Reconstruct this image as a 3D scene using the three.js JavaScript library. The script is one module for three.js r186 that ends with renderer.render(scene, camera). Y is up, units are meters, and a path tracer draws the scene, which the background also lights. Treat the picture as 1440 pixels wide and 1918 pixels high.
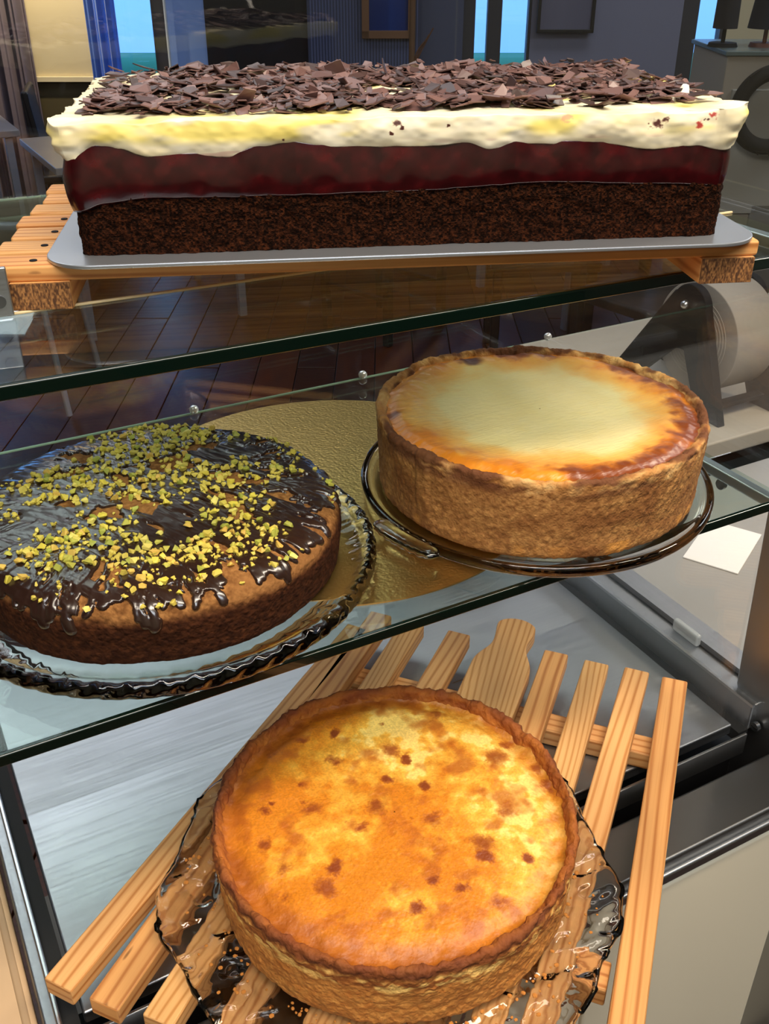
import * as THREE from 'three';
import { RoundedBoxGeometry } from 'three/addons/geometries/RoundedBoxGeometry.js';
import { ConvexGeometry } from 'three/addons/geometries/ConvexGeometry.js';
import { RectAreaLightUniformsLib } from 'three/addons/lights/RectAreaLightUniformsLib.js';
import { mergeGeometries } from 'three/addons/utils/BufferGeometryUtils.js';

RectAreaLightUniformsLib.init();
// ---------------------------------------------------------------- camera, sky, exposure
const scene = new THREE.Scene();
const R = d => d * Math.PI / 180;
const EYE = 1.55, YAW = R(-28.3);
const camera = new THREE.PerspectiveCamera(2 * Math.atan(959 / 1850) * 180 / Math.PI, 1440 / 1918, 0.02, 200);
camera.position.set(0, EYE, 0);
camera.rotation.order = 'YXZ';
camera.rotation.set(R(-30.5), YAW, 0);
scene.background = new THREE.Color().setRGB(0.62, 1.6, 3.5);          // clear blue evening sky
const renderer = new THREE.WebGLRenderer({ antialias: true });
renderer.toneMapping = THREE.LinearToneMapping;
renderer.toneMappingExposure = 1.12;
renderer.shadowMap.enabled = true;

// ---------------------------------------------------------------- light levels (the fittings are built below)
const SPOTS = [[-0.75, 0.05, 1.6], [1.3, 0.0, 2.0], [2.05, -0.25, 6]];   // x, z of the ceiling spots over the counter, candela
const COUNTER_LIGHT = [0.35, 2.6, 0.05, 23];            // x, height, z, radiance of the long warm panel over the counter
const FILL_PANELS = [[-1.0, 2.3, 1.35, 2.0, 1.5], [2.6, 3.0, 4.5, 1.4, 1.2], [-1.7, 4.9, 3, 1.2, 0.6], [1.4, 5.0, 4, 1.2, 0.6], [0.3, -1.1, 8, 1.6, 0.8]];   // unseen ceiling panels added for fill and reflections: across, ahead, radiance, size
const COOL = new THREE.Color().setRGB(0.88, 0.94, 1);
const WARM = new THREE.Color().setRGB(1, 0.87, 0.70);

// ---------------------------------------------------------------- helpers
function mulberry(a) { return () => { a |= 0; a = a + 0x6D2B79F5 | 0; let t = Math.imul(a ^ a >>> 15, 1 | a); t = t + Math.imul(t ^ t >>> 7, 61 | t) ^ t; return ((t ^ t >>> 14) >>> 0) / 4294967296; }; }
const rnd = mulberry(7);
const rr = (a, b) => a + (b - a) * rnd();
const PERM = new Uint8Array(512); { const r = mulberry(99), p = [...Array(256).keys()]; for (let i = 255; i > 0; i--) { const j = Math.floor(r() * (i + 1)); [p[i], p[j]] = [p[j], p[i]]; } for (let i = 0; i < 512; i++) PERM[i] = p[i & 255]; }
function n3(x, y, z) {                                                 // value noise 0..1
  const xi = Math.floor(x), yi = Math.floor(y), zi = Math.floor(z);
  let u = x - xi, v = y - yi, w = z - zi; u = u * u * (3 - 2 * u); v = v * v * (3 - 2 * v); w = w * w * (3 - 2 * w);
  const X = xi & 255, Y = yi & 255, Z = zi & 255, X1 = (X + 1) & 255, Y1 = (Y + 1) & 255, Z1 = (Z + 1) & 255;
  const a = PERM[X] , b = PERM[X1], aa = PERM[a + Y], ab = PERM[a + Y1], ba = PERM[b + Y], bb = PERM[b + Y1];
  const l = (p, q, t) => p + (q - p) * t;
  return l(l(l(PERM[aa + Z], PERM[ba + Z], u), l(PERM[ab + Z], PERM[bb + Z], u), v), l(l(PERM[aa + Z1], PERM[ba + Z1], u), l(PERM[ab + Z1], PERM[bb + Z1], u), v), w) / 255;
}
function fbm(x, y, z, o = 4) { let s = 0, a = 0.5, t = 0; for (let i = 0; i < o; i++) { s += a * n3(x, y, z); t += a; x = x * 2.03 + 17.3; y = y * 2.03 + 5.1; z = z * 2.03 + 9.7; a *= 0.5; } return s / t; }
const clamp = (x, a = 0, b = 1) => x < a ? a : x > b ? b : x;
const sst = (a, b, x) => { const t = clamp((x - a) / (b - a)); return t * t * (3 - 2 * t); };
const mix = (a, b, t) => a + (b - a) * t;
const mix3 = (a, b, t) => [mix(a[0], b[0], t), mix(a[1], b[1], t), mix(a[2], b[2], t)];
const hex = h => [(h >> 16 & 255) / 255, (h >> 8 & 255) / 255, (h & 255) / 255];
function tex(w, h, fn, srgb = true, repeat = false) {                  // fn(u, v) -> [r,g,b] 0..1 or a number
  const d = new Uint8Array(w * h * 4);
  for (let j = 0; j < h; j++) for (let i = 0; i < w; i++) {
    const c = fn((i + 0.5) / w, (j + 0.5) / h), k = (j * w + i) * 4;
    if (typeof c === 'number') d[k] = d[k + 1] = d[k + 2] = clamp(c) * 255; else { d[k] = clamp(c[0]) * 255; d[k + 1] = clamp(c[1]) * 255; d[k + 2] = clamp(c[2]) * 255; }
    d[k + 3] = 255;
  }
  const t = new THREE.DataTexture(d, w, h); t.magFilter = THREE.LinearFilter; t.minFilter = THREE.LinearMipmapLinearFilter; t.generateMipmaps = true;
  if (srgb) t.colorSpace = THREE.SRGBColorSpace;
  if (repeat) t.wrapS = t.wrapT = THREE.RepeatWrapping; else t.wrapS = THREE.RepeatWrapping;
  t.needsUpdate = true; return t;
}
const used = {};
function numbered(n) { used[n] = (used[n] ?? -1) + 1; return used[n] ? n + '_' + String(used[n]).padStart(3, '0') : n; }
function tag(o, label, category, group) { o.userData.label = label; o.userData.category = category; if (group) o.userData.group = group; return o; }
function thing(name, label, category, p = [0, 0, 0], turn = 0, group) { const o = new THREE.Group(); o.name = numbered(name); o.position.set(...p); o.rotation.y = turn; tag(o, label, category, group); scene.add(o); return o; }
function mesh(name, g, m, parent = scene, p, rot) { const o = new THREE.Mesh(g, m); o.name = parent === scene ? numbered(name) : name; if (p) o.position.set(...p); if (rot) o.rotation.set(...rot); o.castShadow = o.receiveShadow = true; parent.add(o); return o; }
function struct(name, g, m, p, rot) { const o = mesh(name, g, m, scene, p, rot); o.userData.kind = 'structure'; return o; }
const std = (c, r = 0.6, o = {}) => new THREE.MeshStandardMaterial({ color: c, roughness: r, ...o });
const phy = (c, r = 0.6, o = {}) => new THREE.MeshPhysicalMaterial({ color: c, roughness: r, ...o });
function boxUV(g, su = 1, sv = 1, ou = 0, ov = 0) {                    // uv in metres, longest axis of x along u
  const p = g.attributes.position, n = g.attributes.normal, uv = new Float32Array(p.count * 2);
  for (let i = 0; i < p.count; i++) {
    const ax = Math.abs(n.getX(i)), ay = Math.abs(n.getY(i)), az = Math.abs(n.getZ(i));
    let u, v; if (ax > ay && ax > az) { u = p.getZ(i); v = p.getY(i); } else if (ay > az) { u = p.getX(i); v = p.getZ(i); } else { u = p.getX(i); v = p.getY(i) + 0.02; }
    uv[2 * i] = u * su + ou; uv[2 * i + 1] = v * sv + ov;
  }
  g.setAttribute('uv', new THREE.BufferAttribute(uv, 2)); return g;
}
const rbox = (x, y, z, r = 0.002, s = 2) => new RoundedBoxGeometry(x, y, z, s, Math.min(r, x / 2.01, y / 2.01, z / 2.01));
const box = (x, y, z) => boxUV(new THREE.BoxGeometry(x, y, z));
function tube(pts, r, seg = 40, rad = 10, closed = false) { return new THREE.TubeGeometry(new THREE.CatmullRomCurve3(pts.map(p => new THREE.Vector3(...p)), closed), seg, r, rad, closed); }
function grid(nu, nv, fn, closed = true) {                             // fn(i/nu, j/nv) -> [x,y,z]; closed in u, seam normals averaged
  const P = new Float32Array((nu + 1) * (nv + 1) * 3), U = new Float32Array((nu + 1) * (nv + 1) * 2), I = [];
  for (let j = 0; j <= nv; j++) for (let i = 0; i <= nu; i++) {
    const k = j * (nu + 1) + i, q = fn(closed && i === nu ? 0 : i / nu, j / nv); P[3 * k] = q[0]; P[3 * k + 1] = q[1]; P[3 * k + 2] = q[2]; U[2 * k] = i / nu; U[2 * k + 1] = j / nv;
    if (i < nu && j < nv) I.push(k, k + nu + 1, k + 1, k + 1, k + nu + 1, k + nu + 2);
  }
  const g = new THREE.BufferGeometry(); g.setAttribute('position', new THREE.BufferAttribute(P, 3)); g.setAttribute('uv', new THREE.BufferAttribute(U, 2)); g.setIndex(I); g.computeVertexNormals();
  if (closed) { const n = g.attributes.normal; for (let j = 0; j <= nv; j++) { const a = j * (nu + 1), b = a + nu, v = new THREE.Vector3(n.getX(a) + n.getX(b), n.getY(a) + n.getY(b), n.getZ(a) + n.getZ(b)).normalize(); n.setXYZ(a, v.x, v.y, v.z); n.setXYZ(b, v.x, v.y, v.z); } }
  return g;
}
function profile(points, n = 200) {                                    // arc-length sampled [r, y] profile with normals
  const c = new THREE.CatmullRomCurve3(points.map(p => new THREE.Vector3(p[0], p[1], 0)), false, 'centripetal'), L = c.getLength();
  const pts = c.getSpacedPoints(n), at = t => { const x = clamp(t) * n, i = Math.min(n - 1, Math.floor(x)), f = x - i, a = pts[i], b = pts[i + 1], dx = b.x - a.x, dy = b.y - a.y, l = Math.hypot(dx, dy) || 1; return [mix(a.x, b.x, f), mix(a.y, b.y, f), -dy / l, dx / l]; };
  return { L, at };
}
// a turned body: every point gets a push along its normal and a colour, both worked out in real metres
function turned(prof, nt, ns, push, colour, tw, th, bumpFn) {
  const at = (u, v) => { const a = u * 2 * Math.PI, [r, y, nr, ny] = prof.at(v); return [Math.cos(a) * r, y, Math.sin(a) * r, Math.cos(a) * nr, ny, Math.sin(a) * nr, a, r]; };
  const g = grid(nt, ns, (u, v) => { const q = at(u, v), d = push ? push(q[0], q[1], q[2], v, q[6], q[7]) : [0, 0]; return [q[0] + q[3] * d[0], q[1] + q[4] * d[0] + d[1], q[2] + q[5] * d[0]]; });
  const map = colour && tex(tw, th, (u, v) => { const q = at(u, v); return colour(q[0], q[1], q[2], v, q[6], q[7]); });
  const bump = bumpFn && tex(tw, th, (u, v) => { const q = at(u, v); return bumpFn(q[0], q[1], q[2], v, q[6], q[7]); }, false);
  return { g, map, bump };
}
const flip = g => { const i = g.index.array; for (let k = 0; k < i.length; k += 3) { const t = i[k]; i[k] = i[k + 1]; i[k + 1] = t; } g.computeVertexNormals(); return g; };
const room = (u, h, w) => [u * Math.cos(YAW) - w * Math.sin(YAW), h, -u * Math.sin(YAW) - w * Math.cos(YAW)];    // across, height, ahead of the camera, turned with the room

// ---------------------------------------------------------------- materials
const woodTex = (seed, base, dark, rings) => tex(1024, 256, (u, v) => {
  const x = u * 0.64, y = v * 0.16;                                    // metres
  const warp = fbm(x * 3 + seed, y * 14, seed, 3) * 0.026 + fbm(x * 1.3, seed * 3, y * 6, 2) * 0.04;
  let g = Math.sin((y + warp) * rings); g = Math.pow(0.5 + 0.5 * g, 4.5);
  const fine = n3(x * 30, y * 2600, seed), ray = n3(x * 14, y * 900, seed + 4);
  let c = mix3(base, dark, clamp(g * 0.8 + (fine - 0.5) * 0.26 + (ray - 0.5) * 0.2));
  const b = fbm(x * 7, y * 22, seed + 9, 3); c = c.map(k => k * (0.86 + 0.28 * b));
  const knot = n3(x * 26, y * 110, seed + 20); if (knot > 0.965) c = mix3(c, hex(0x5a3416), (knot - 0.965) * 18);
  return c;
}, true, true);
const woodMaps = [woodTex(1, hex(0xe2a96a), hex(0xb06c30), 900), woodTex(5, hex(0xdc9f5e), hex(0xa9642c), 620), woodTex(11, hex(0xe3ac6c), hex(0xb87838), 1250)];
const woodMats = woodMaps.map(m => std(0xffffff, 0.55, { map: m, bumpMap: m, bumpScale: 0.0003 }));
const plank = (l, h, w, i, r = 0.0018) => boxUV(rbox(l, h, w, r), 1 / 0.64, 1 / 0.16, 0.4 + 0.2 * ((i * 0.377) % 1), 0.15 + 0.6 * ((i * 0.291) % 1));
const endTex = (c1, c2) => tex(256, 256, (u, v) => mix3(c1, c2, clamp(fbm(u * 90, v * 40, 3, 3) * 2.2 - 0.6)), true, true);
const endGrain = std(0xffffff, 0.9, { map: endTex(hex(0x4a2c14), hex(0xa87440)) });
const brushed = tex(512, 512, (u, v) => 0.5 + 0.34 * (n3(u * 10, v * 300, 1) - 0.5) + 0.2 * (n3(u * 30, v * 500, 4) - 0.5) + 0.25 * (fbm(u * 5, v * 5, 2, 4) - 0.5), false, true);
const steelRough = tex(512, 512, (u, v) => 0.52 + 0.34 * (fbm(u * 4, v * 4, 7, 5) - 0.5) + 0.16 * (n3(u * 8, v * 400, 2) - 0.5), false, true);
const M = {
  steel: new THREE.MeshStandardMaterial({ color: 0xb2b5b9, metalness: 1, roughness: 0.74, roughnessMap: steelRough, bumpMap: brushed, bumpScale: 0.00002 }),
  steelDark: new THREE.MeshStandardMaterial({ color: 0x9a9a9a, metalness: 1, roughness: 0.36, bumpMap: brushed, bumpScale: 0.00004 }),
  alu: new THREE.MeshStandardMaterial({ color: 0xd4d6d8, metalness: 1, roughness: 0.28 }),
  black: std(0x0b0b0c, 0.5), rubber: std(0x0a0a0a, 0.7), blackMetal: phy(0x101218, 0.7, { specularIntensity: 0.35 }),
  pane: phy(0xffffff, 0, { transmission: 1, thickness: 0, ior: 1.5 }),
  shelfPane: phy(0xf2faf6, 0, { transmission: 1, thickness: 0, ior: 1.5 }),
  edge: phy(0x04140e, 0.12, { clearcoat: 0.5 }),
  edgeLight: phy(0x9fb9a8, 0.2),
  glass: phy(0xffffff, 0.02, { transmission: 1, thickness: 0.01, ior: 1.5 }),
  cream: std(0xf2e6cb, 0.6), beige: std(0xcfc5ac, 0.8), greyWall: std(0x77757c, 0.9), greyPanel: std(0x9b9a96, 0.8),
  screw: new THREE.MeshStandardMaterial({ color: 0x8d8f92, metalness: 1, roughness: 0.35 }),
};

// ================================================================ THE DISPLAY CASE
const PAN = 0.904, FRONT = -0.452, REAR = -0.872, SIDE = 0.622;
const display = thing('display_case', 'stainless steel refrigerated display case with glass sides holding the cakes', 'display case', [0, 0, 0]);
{
  const uvS = g => boxUV(g, 2, 2);
  mesh('deck_pan', uvS(rbox(SIDE - 0.012, 0.012, REAR * -1 + FRONT - 0.02, 0.002)), M.steel, display, [SIDE / 2 + 0.006, PAN - 0.006, (FRONT + REAR) / 2]);
  mesh('pan_lip', rbox(SIDE - 0.006, 0.024, 0.003, 0.001), M.steelDark, display, [SIDE / 2 + 0.004, PAN - 0.010, FRONT + 0.006]);
  // black sealing gap and aluminium channel on the right
  mesh('gasket', box(0.012, 0.012, 0.42), M.rubber, display, [SIDE + 0.004, PAN - 0.008, (FRONT + REAR) / 2]);
  const ch = new THREE.Shape([[0, 0], [0.05, 0], [0.05, 0.026], [0.0, 0.026]].map(p => new THREE.Vector2(...p)));
  const cg = new THREE.ExtrudeGeometry(ch, { depth: 0.42, bevelEnabled: true, bevelSize: 0.0015, bevelThickness: 0.0015, bevelSegments: 2 });
  mesh('side_channel', cg, M.steel, display, [SIDE + 0.011, PAN - 0.002, REAR - 0.002]);
  mesh('channel_trim', box(0.003, 0.003, 0.42), M.alu, display, [SIDE + 0.0105, PAN + 0.0255, (FRONT + REAR) / 2]);
  mesh('pane_slot', box(0.006, 0.003, 0.42), M.black, display, [SIDE + 0.033, PAN + 0.0265, (FRONT + REAR) / 2]);
  mesh('end_pane', box(0.005, 0.44, 0.385), M.pane, display, [SIDE + 0.034, PAN + 0.026 + 0.22, -0.678]);
  mesh('end_pane', box(0.004, 0.438, 0.40), M.pane, display, [SIDE - 0.003, PAN + 0.22, -0.672]);
  mesh('pane_clip', rbox(0.007, 0.014, 0.036, 0.003), phy(0xdfe3e4, 0.25, { transmission: 0.5, thickness: 0 }), display, [SIDE + 0.0275, PAN + 0.033, -0.56]);
  // steel end post, leaning back
  const post = new THREE.Shape([[0, -0.5], [0.35, -0.5], [0.35, 0.55], [-0.022, 0.24], [-0.012, 0.03], [0, 0.0]].map(p => new THREE.Vector2(p[0], p[1])));
  const pg = boxUV(new THREE.ExtrudeGeometry(post, { depth: 0.004, bevelEnabled: true, bevelSize: 0.001, bevelThickness: 0.001, bevelSegments: 2 }), 2, 2); pg.rotateY(-Math.PI / 2);
  mesh('end_post', pg, M.steelDark, display, [SIDE + 0.022, PAN + 0.0, -0.468]);
  for (const [y, z] of [[PAN + 0.004, -0.447], [PAN + 0.03, -0.41]]) { const s = mesh('screw', new THREE.CylinderGeometry(0.0045, 0.0045, 0.004, 20), M.screw, display, [SIDE + 0.013, y, z], [0, 0, Math.PI / 2]); mesh('screw_slot', box(0.0012, 0.002, 0.006), M.black, s, [0, 0.0015, 0]); }
  // rails on the end pane that carry the two shelves
  for (const y of [1.1405, 1.346]) mesh('shelf_rail', rbox(0.010, 0.01, 0.40, 0.002), M.alu, display, [SIDE + 0.005, y - 0.004, -0.672]);
  mesh('rail_screw', new THREE.CylinderGeometry(0.005, 0.005, 0.004, 20), M.screw, display, [SIDE + 0.006, 1.126, -0.535], [0, 0, Math.PI / 2]);
  // front (guest side) pane with its joint and studs
  mesh('front_pane', box(0.62, 0.78, 0.005), M.pane, display, [0.24, PAN + 0.39, REAR - 0.008]);
  mesh('front_pane', box(0.62, 0.78, 0.005), M.pane, display, [0.8615, PAN + 0.39, REAR - 0.008]);
  for (const x of [0.247, 0.427, 0.66]) mesh('glass_stud', new THREE.SphereGeometry(0.0045, 20, 14), phy(0xe8ecee, 0.2, { metalness: 0.6 }), display, [x, 1.158, REAR + 0.032]);
  // left profile
  mesh('gasket', box(0.011, 0.014, 0.42), M.rubber, display, [0.0035, PAN - 0.008, (FRONT + REAR) / 2]);
  mesh('side_channel', rbox(0.012, 0.03, 0.46, 0.003), M.steel, display, [-0.0085, PAN - 0.012, -0.655]);
  mesh('channel_trim', rbox(0.004, 0.004, 0.46, 0.0015), M.alu, display, [-0.004, PAN + 0.004, -0.655]);
  // staff side below the deck
  mesh('recess', box(SIDE + 0.06, 0.3, 0.02), M.black, display, [SIDE / 2 + 0.03, PAN - 0.19, FRONT - 0.03]);
  mesh('counter_strip', boxUV(rbox(1.34, 0.018, 0.05, 0.003), 2, 2), M.steelDark, display, [0.685, PAN - 0.026, -0.405]);
  mesh('strip_edge', rbox(1.34, 0.012, 0.006, 0.003, 3), M.alu, display, [0.685, PAN - 0.035, -0.378]);
  mesh('drawer_front', rbox(0.60, 0.34, 0.018, 0.003), M.cream, display, [0.10, PAN - 0.22, -0.388]);
  mesh('drawer_front', rbox(0.90, 0.34, 0.018, 0.003), M.cream, display, [0.854, PAN - 0.22, -0.388]);
  mesh('case_base', box(0.66, 0.5, 0.40), std(0x8f8a80, 0.7), display, [0.33, 0.33, -0.66]);
  mesh('clamp_bracket', boxUV(rbox(0.03, 0.028, 0.003, 0.001), 4, 4), M.steel, display, [0.0565, 1.3755, -0.578], [0, R(-10), 0]);
  mesh('bracket_screw', new THREE.CylinderGeometry(0.0036, 0.0036, 0.003, 24), M.screw, display, [0.0645, 1.3705, -0.5755], [Math.PI / 2, 0, 0]);
}
// wooden counter beside the case, lower left
{
  const t = thing('wooden_counter', 'light wooden counter edge left of the steel deck', 'counter', [-0.1222, PAN - 0.010, -0.5]);
  mesh('board', plank(0.5, 0.03, 0.21, 3, 0.004).rotateY(Math.PI / 2), std(0xc4a27c, 0.5), t, [0, 0, 0]);
  mesh('edge_strip', rbox(0.006, 0.034, 0.5, 0.002), std(0xa88a68, 0.5), t, [0.0985, -0.001, 0]);
}
// ---------------------------------------------------------------- glass shelves
function shelf(label, y, front, rear, x0, x1, turn) {
  const t = thing('glass_shelf', label, 'glass shelf', [(x0 + x1) / 2, y, (front + rear) / 2], turn, undefined);
  const d = front - rear;
  mesh('pane', box(x1 - x0, 0.008, d - 0.004), M.shelfPane, t, [0, -0.004, -0.002]);
  mesh('front_edge', rbox(x1 - x0, 0.0082, 0.004, 0.0012, 3), M.edge, t, [0, -0.0041, d / 2 - 0.002]);
  mesh('rear_edge', rbox(x1 - x0, 0.002, 0.002, 0.0006), M.edgeLight, t, [0, -0.001, -d / 2 + 0.001]);
  return t;
}
shelf('middle glass shelf with dark green front edge under the two round cakes', 1.155, -0.456, -0.842, -0.02, 0.615, 0);
const upper = shelf('top glass shelf with dark green front edge under the wooden slat rack', 1.36, -0.468, -0.872, -0.02, 0.612, R(-2.2));
const sheet = thing('clear_sheet', 'thin clear sheet lying on the rear of the top glass shelf', 'clear sheet', [0.30, 1.3608, -0.722], R(-2.2));
mesh('sheet', rbox(0.63, 0.0012, 0.298, 0.0005), M.pane, sheet); mesh('front_edge', rbox(0.63, 0.0016, 0.0022, 0.0006), std(0xd8c090, 0.35), sheet, [0, 0, 0.15]);

// ================================================================ LOWER SLATTED RACK
{
  const dir = R(48.7), top = 0.94, th = 0.0165;
  const rack = thing('slatted_rack', 'pine slatted serving rack with paddle handle on the steel deck', 'wooden rack', [0.30, top, -0.48], Math.PI / 2 - dir);
  // local x runs along the slats away from the camera, local z to the right; own rows for the slats: [far end x/z, near end x/z] in case metres
  const inv = (x, z) => { const p = new THREE.Vector3(x - 0.30, 0, z + 0.48).applyAxisAngle(new THREE.Vector3(0, 1, 0), -(Math.PI / 2 - dir)); return [p.x, p.z]; };
  const slats = [   // left edge far, left edge near (case metres)
    [0.352, -0.733, -0.006, -0.475], [0.383, -0.741, 0.017, -0.446], [0.405, -0.712, 0.045, -0.418], [0.437, -0.675, 0.085, -0.389],
    [0.504, -0.603, 0.168, -0.307], [0.529, -0.572, 0.192, -0.279], [0.556, -0.545, 0.214, -0.257], [0.578, -0.517, 0.238, -0.204]];
  slats.forEach(([fx, fz, nx, nz], i) => {
    const [ax, az] = inv(fx, fz), [bx, bz] = inv(nx, nz), L = Math.hypot(ax - bx, az - bz), a = Math.atan2(az - bz, ax - bx), w = 0.0235;
    const cx = (ax + bx) / 2 - Math.sin(a) * w / 2, cz = (az + bz) / 2 + Math.cos(a) * w / 2;
    mesh('slat', plank(L, th, w, i + 1), woodMats[i % 3], rack, [cx, -th / 2, cz], [0, -a, 0]);
  });
  // paddle board with shaped handle
  const [px, pz] = inv(0.505, -0.690), [qx, qz] = inv(0.11, -0.345); void qx; void qz; void px; void pz;
  const [hx0, hz0] = inv(0.392, -0.587);                               // left edge of the blade
  const s = new THREE.Shape(), zl = hz0 + 0.001, w = 0.053, zr = zl + w, x0 = -0.27, x1 = hx0 + 0.055;
  s.moveTo(x0, -zl); s.lineTo(x1, -zl); s.bezierCurveTo(x1 + 0.02, -zl - 0.002, x1 + 0.022, -zl - 0.012, x1 + 0.042, -zl - 0.011);
  s.bezierCurveTo(x1 + 0.058, -zl - 0.010, x1 + 0.066, -zl - 0.006, x1 + 0.071, -zl - 0.010); s.bezierCurveTo(x1 + 0.080, -zl - 0.018, x1 + 0.080, -zl - 0.034, x1 + 0.071, -zl - 0.042);
  s.bezierCurveTo(x1 + 0.064, -zl - 0.046, x1 + 0.05, -zl - 0.041, x1 + 0.04, -zl - 0.041); s.bezierCurveTo(x1 + 0.022, -zl - 0.042, x1 + 0.018, -zl - w + 0.002, x1, -zr); s.lineTo(x0, -zr); s.closePath();
  const pg = new THREE.ExtrudeGeometry(s, { depth: th - 0.004, bevelEnabled: true, bevelSize: 0.002, bevelThickness: 0.002, bevelSegments: 3, curveSegments: 16 }); pg.rotateX(-Math.PI / 2);
  boxUV(pg, 1 / 0.64, 1 / 0.16, 0.5, 0.5);
  mesh('paddle_board', pg, woodMats[2], rack, [0, -th + 0.002, 0]);
  const bar = (u, z0, z1, i) => mesh('crossbar', plank(z1 - z0, 0.018, 0.024, i).rotateY(Math.PI / 2), woodMats[i % 2], rack, [u, -th - 0.009, (z0 + z1) / 2]);
  const [bx] = inv(0.507, -0.469); bar(bx + 0.004, -0.165, 0.168, 4); bar(bx - 0.235, -0.18, 0.16, 7);
}

// ================================================================ LOWER CHEESECAKE AND ITS PLATE
const crumb = (x, y, z, k) => fbm(x * k, y * k, z * k, 3);
{
  const plate = thing('glass_plate', 'large clear textured glass plate with wavy rim under the spotted cheesecake', 'glass plate', [0.238, 0.9421, -0.434]);
  const pf = profile([[0, 0.0045], [0.09, 0.0045], [0.13, 0.005], [0.15, 0.0075], [0.1625, 0.0105], [0.165, 0.0095], [0.1635, 0.0065], [0.15, 0.003], [0.13, 0.0005], [0.09, 0], [0, 0]]);
  const wave = (a, r) => 1 + sst(0.12, 0.165, r) * (0.022 * Math.cos(a * 9 + 0.6) + 0.012 * Math.cos(a * 5 + 2) + 0.006 * Math.cos(a * 23));
  const g = grid(540, 130, (u, v) => {
    const a = u * 2 * Math.PI; let [r, y, nr, ny] = pf.at(v); const k = wave(a, r); let x = Math.cos(a) * r * k, z = Math.sin(a) * r * k;
    let d = 0; if (v > 0.5) { const cell = n3(x * 150, 3, z * 150), big = n3(x * 62, 8, z * 62); d = 0.0017 * sst(0.5, 0.66, big) + 0.0011 * (cell - 0.5); } else d = 0.0004 * (n3(x * 90, 5, z * 90) - 0.5) + (r > 0.126 ? 0.0019 * sst(0.56, 0.68, n3(x * 85, 9, z * 85)) + 0.001 * (n3(x * 200, 9, z * 200) - 0.5) : 0);
    return [x + Math.cos(a) * nr * d, y - ny * d * (v > 0.5 ? -1 : 1), z + Math.sin(a) * nr * d];
  });
  mesh('dish', flip(g), M.glass, plate);
  const cake = thing('cheesecake', 'golden baked cheesecake with dark brown spots on the wooden slatted rack', 'cheesecake', [0.244, 0.9488, -0.438]);
  // crust: bottom centre, wall, rim, inside
  const cp = profile([[0.02, 0.0005], [0.118, 0.0003], [0.1255, 0.002], [0.1275, 0.02], [0.1292, 0.045], [0.1298, 0.0555], [0.1292, 0.0600], [0.1272, 0.0620], [0.1246, 0.0608], [0.1226, 0.0570], [0.1205, 0.048]]);
  const rim = a => 0.0022 * (fbm(Math.cos(a) * 2.4 + 4, Math.sin(a) * 2.4, 1, 3) - 0.5) * 2 + 0.0012 * (n3(Math.cos(a) * 11, Math.sin(a) * 11, 5) - 0.5) - 0.0022 * Math.sin(a - 0.3);
  const wall = turned(cp, 720, 130, (x, y, z, v, a) => [0.0028 * (fbm(x * 60, y * 60, z * 60, 3) - 0.5) + 0.0024 * (crumb(x, y, z, 280) - 0.5) + 0.0030 * sst(0.045, 0.06, y) * (fbm(x * 150, y * 150, z * 150, 3) - 0.5) * 2, rim(a) * sst(0.03, 0.058, y)],
    (x, y, z, v, a) => {
      const n = fbm(x * 260, y * 260, z * 260, 4), m = fbm(x * 45, y * 70, z * 45, 3), q = fbm(x * 90 + 7, y * 160, z * 90, 3);
      let c = mix3(hex(0xb86e28), hex(0xde9c4c), clamp(n * 1.5 - 0.25)); c = mix3(c, hex(0x94581f), clamp((m - 0.5) * 1.6));
      const band = sst(0.036, 0.046, y + (q - 0.5) * 0.012) * (1 - sst(0.052, 0.057, y)); c = mix3(c, mix3(hex(0x8a4a17), hex(0xf0c874), sst(0.42, 0.6, q)), band * 0.8);
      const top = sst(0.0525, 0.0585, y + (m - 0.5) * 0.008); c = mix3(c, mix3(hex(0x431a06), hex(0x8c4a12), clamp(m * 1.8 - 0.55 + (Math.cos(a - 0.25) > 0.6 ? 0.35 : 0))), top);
      if (v > 0.86) c = mix3(c, mix3(hex(0x8a4210), hex(0xc0701e), clamp(q * 2 - 0.5)), sst(0.86, 0.95, v) * 0.8);
      return c;
    }, 2048, 512, (x, y, z) => fbm(x * 500, y * 500, z * 500, 4));
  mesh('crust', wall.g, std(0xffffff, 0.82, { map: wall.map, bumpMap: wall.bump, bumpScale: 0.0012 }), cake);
  const SPOT = [[-54,-100,4.1],[-27,-96,2.8],[-4,-91,2.8],[-17,-68,4.1],[-49,-56,2.1],[-54,-39,3.2],[-53,-31,5.1],[-82,-45,3.7],[-101,-67,3.7],[-74,-49,2.1],[-8,-10,6],[-33,-8,2.5],[-29,1,3.7],[9,11,2.1],[20,20,5.5],[-95,-18,4.6],[-90,8,4.6],[-58,23,4.1],[-72,36,5.8],[-99,30,3.7],[-26,77,4.1],[-6,64,3.7],[9,78,3.2],[36,63,4.1],[41,54,6.9],[93,-10,8.3],[111,-18,3.7],[80,-75,5.1],[26,-55,5.5],[35,-83,3.2],[34,-40,3.2],[12,-30,3.2],[32,-12,3.7],[113,29,4.1],[118,11,3.2],[71,38,6],[60,79,3.2],[23,97,3.2],[-28,-118,5]];
  const fp = profile([[0.0005, 0.0562], [0.04, 0.0562], [0.08, 0.0563], [0.105, 0.0553], [0.114, 0.0528], [0.119, 0.0525], [0.1235, 0.0545]]);
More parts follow.
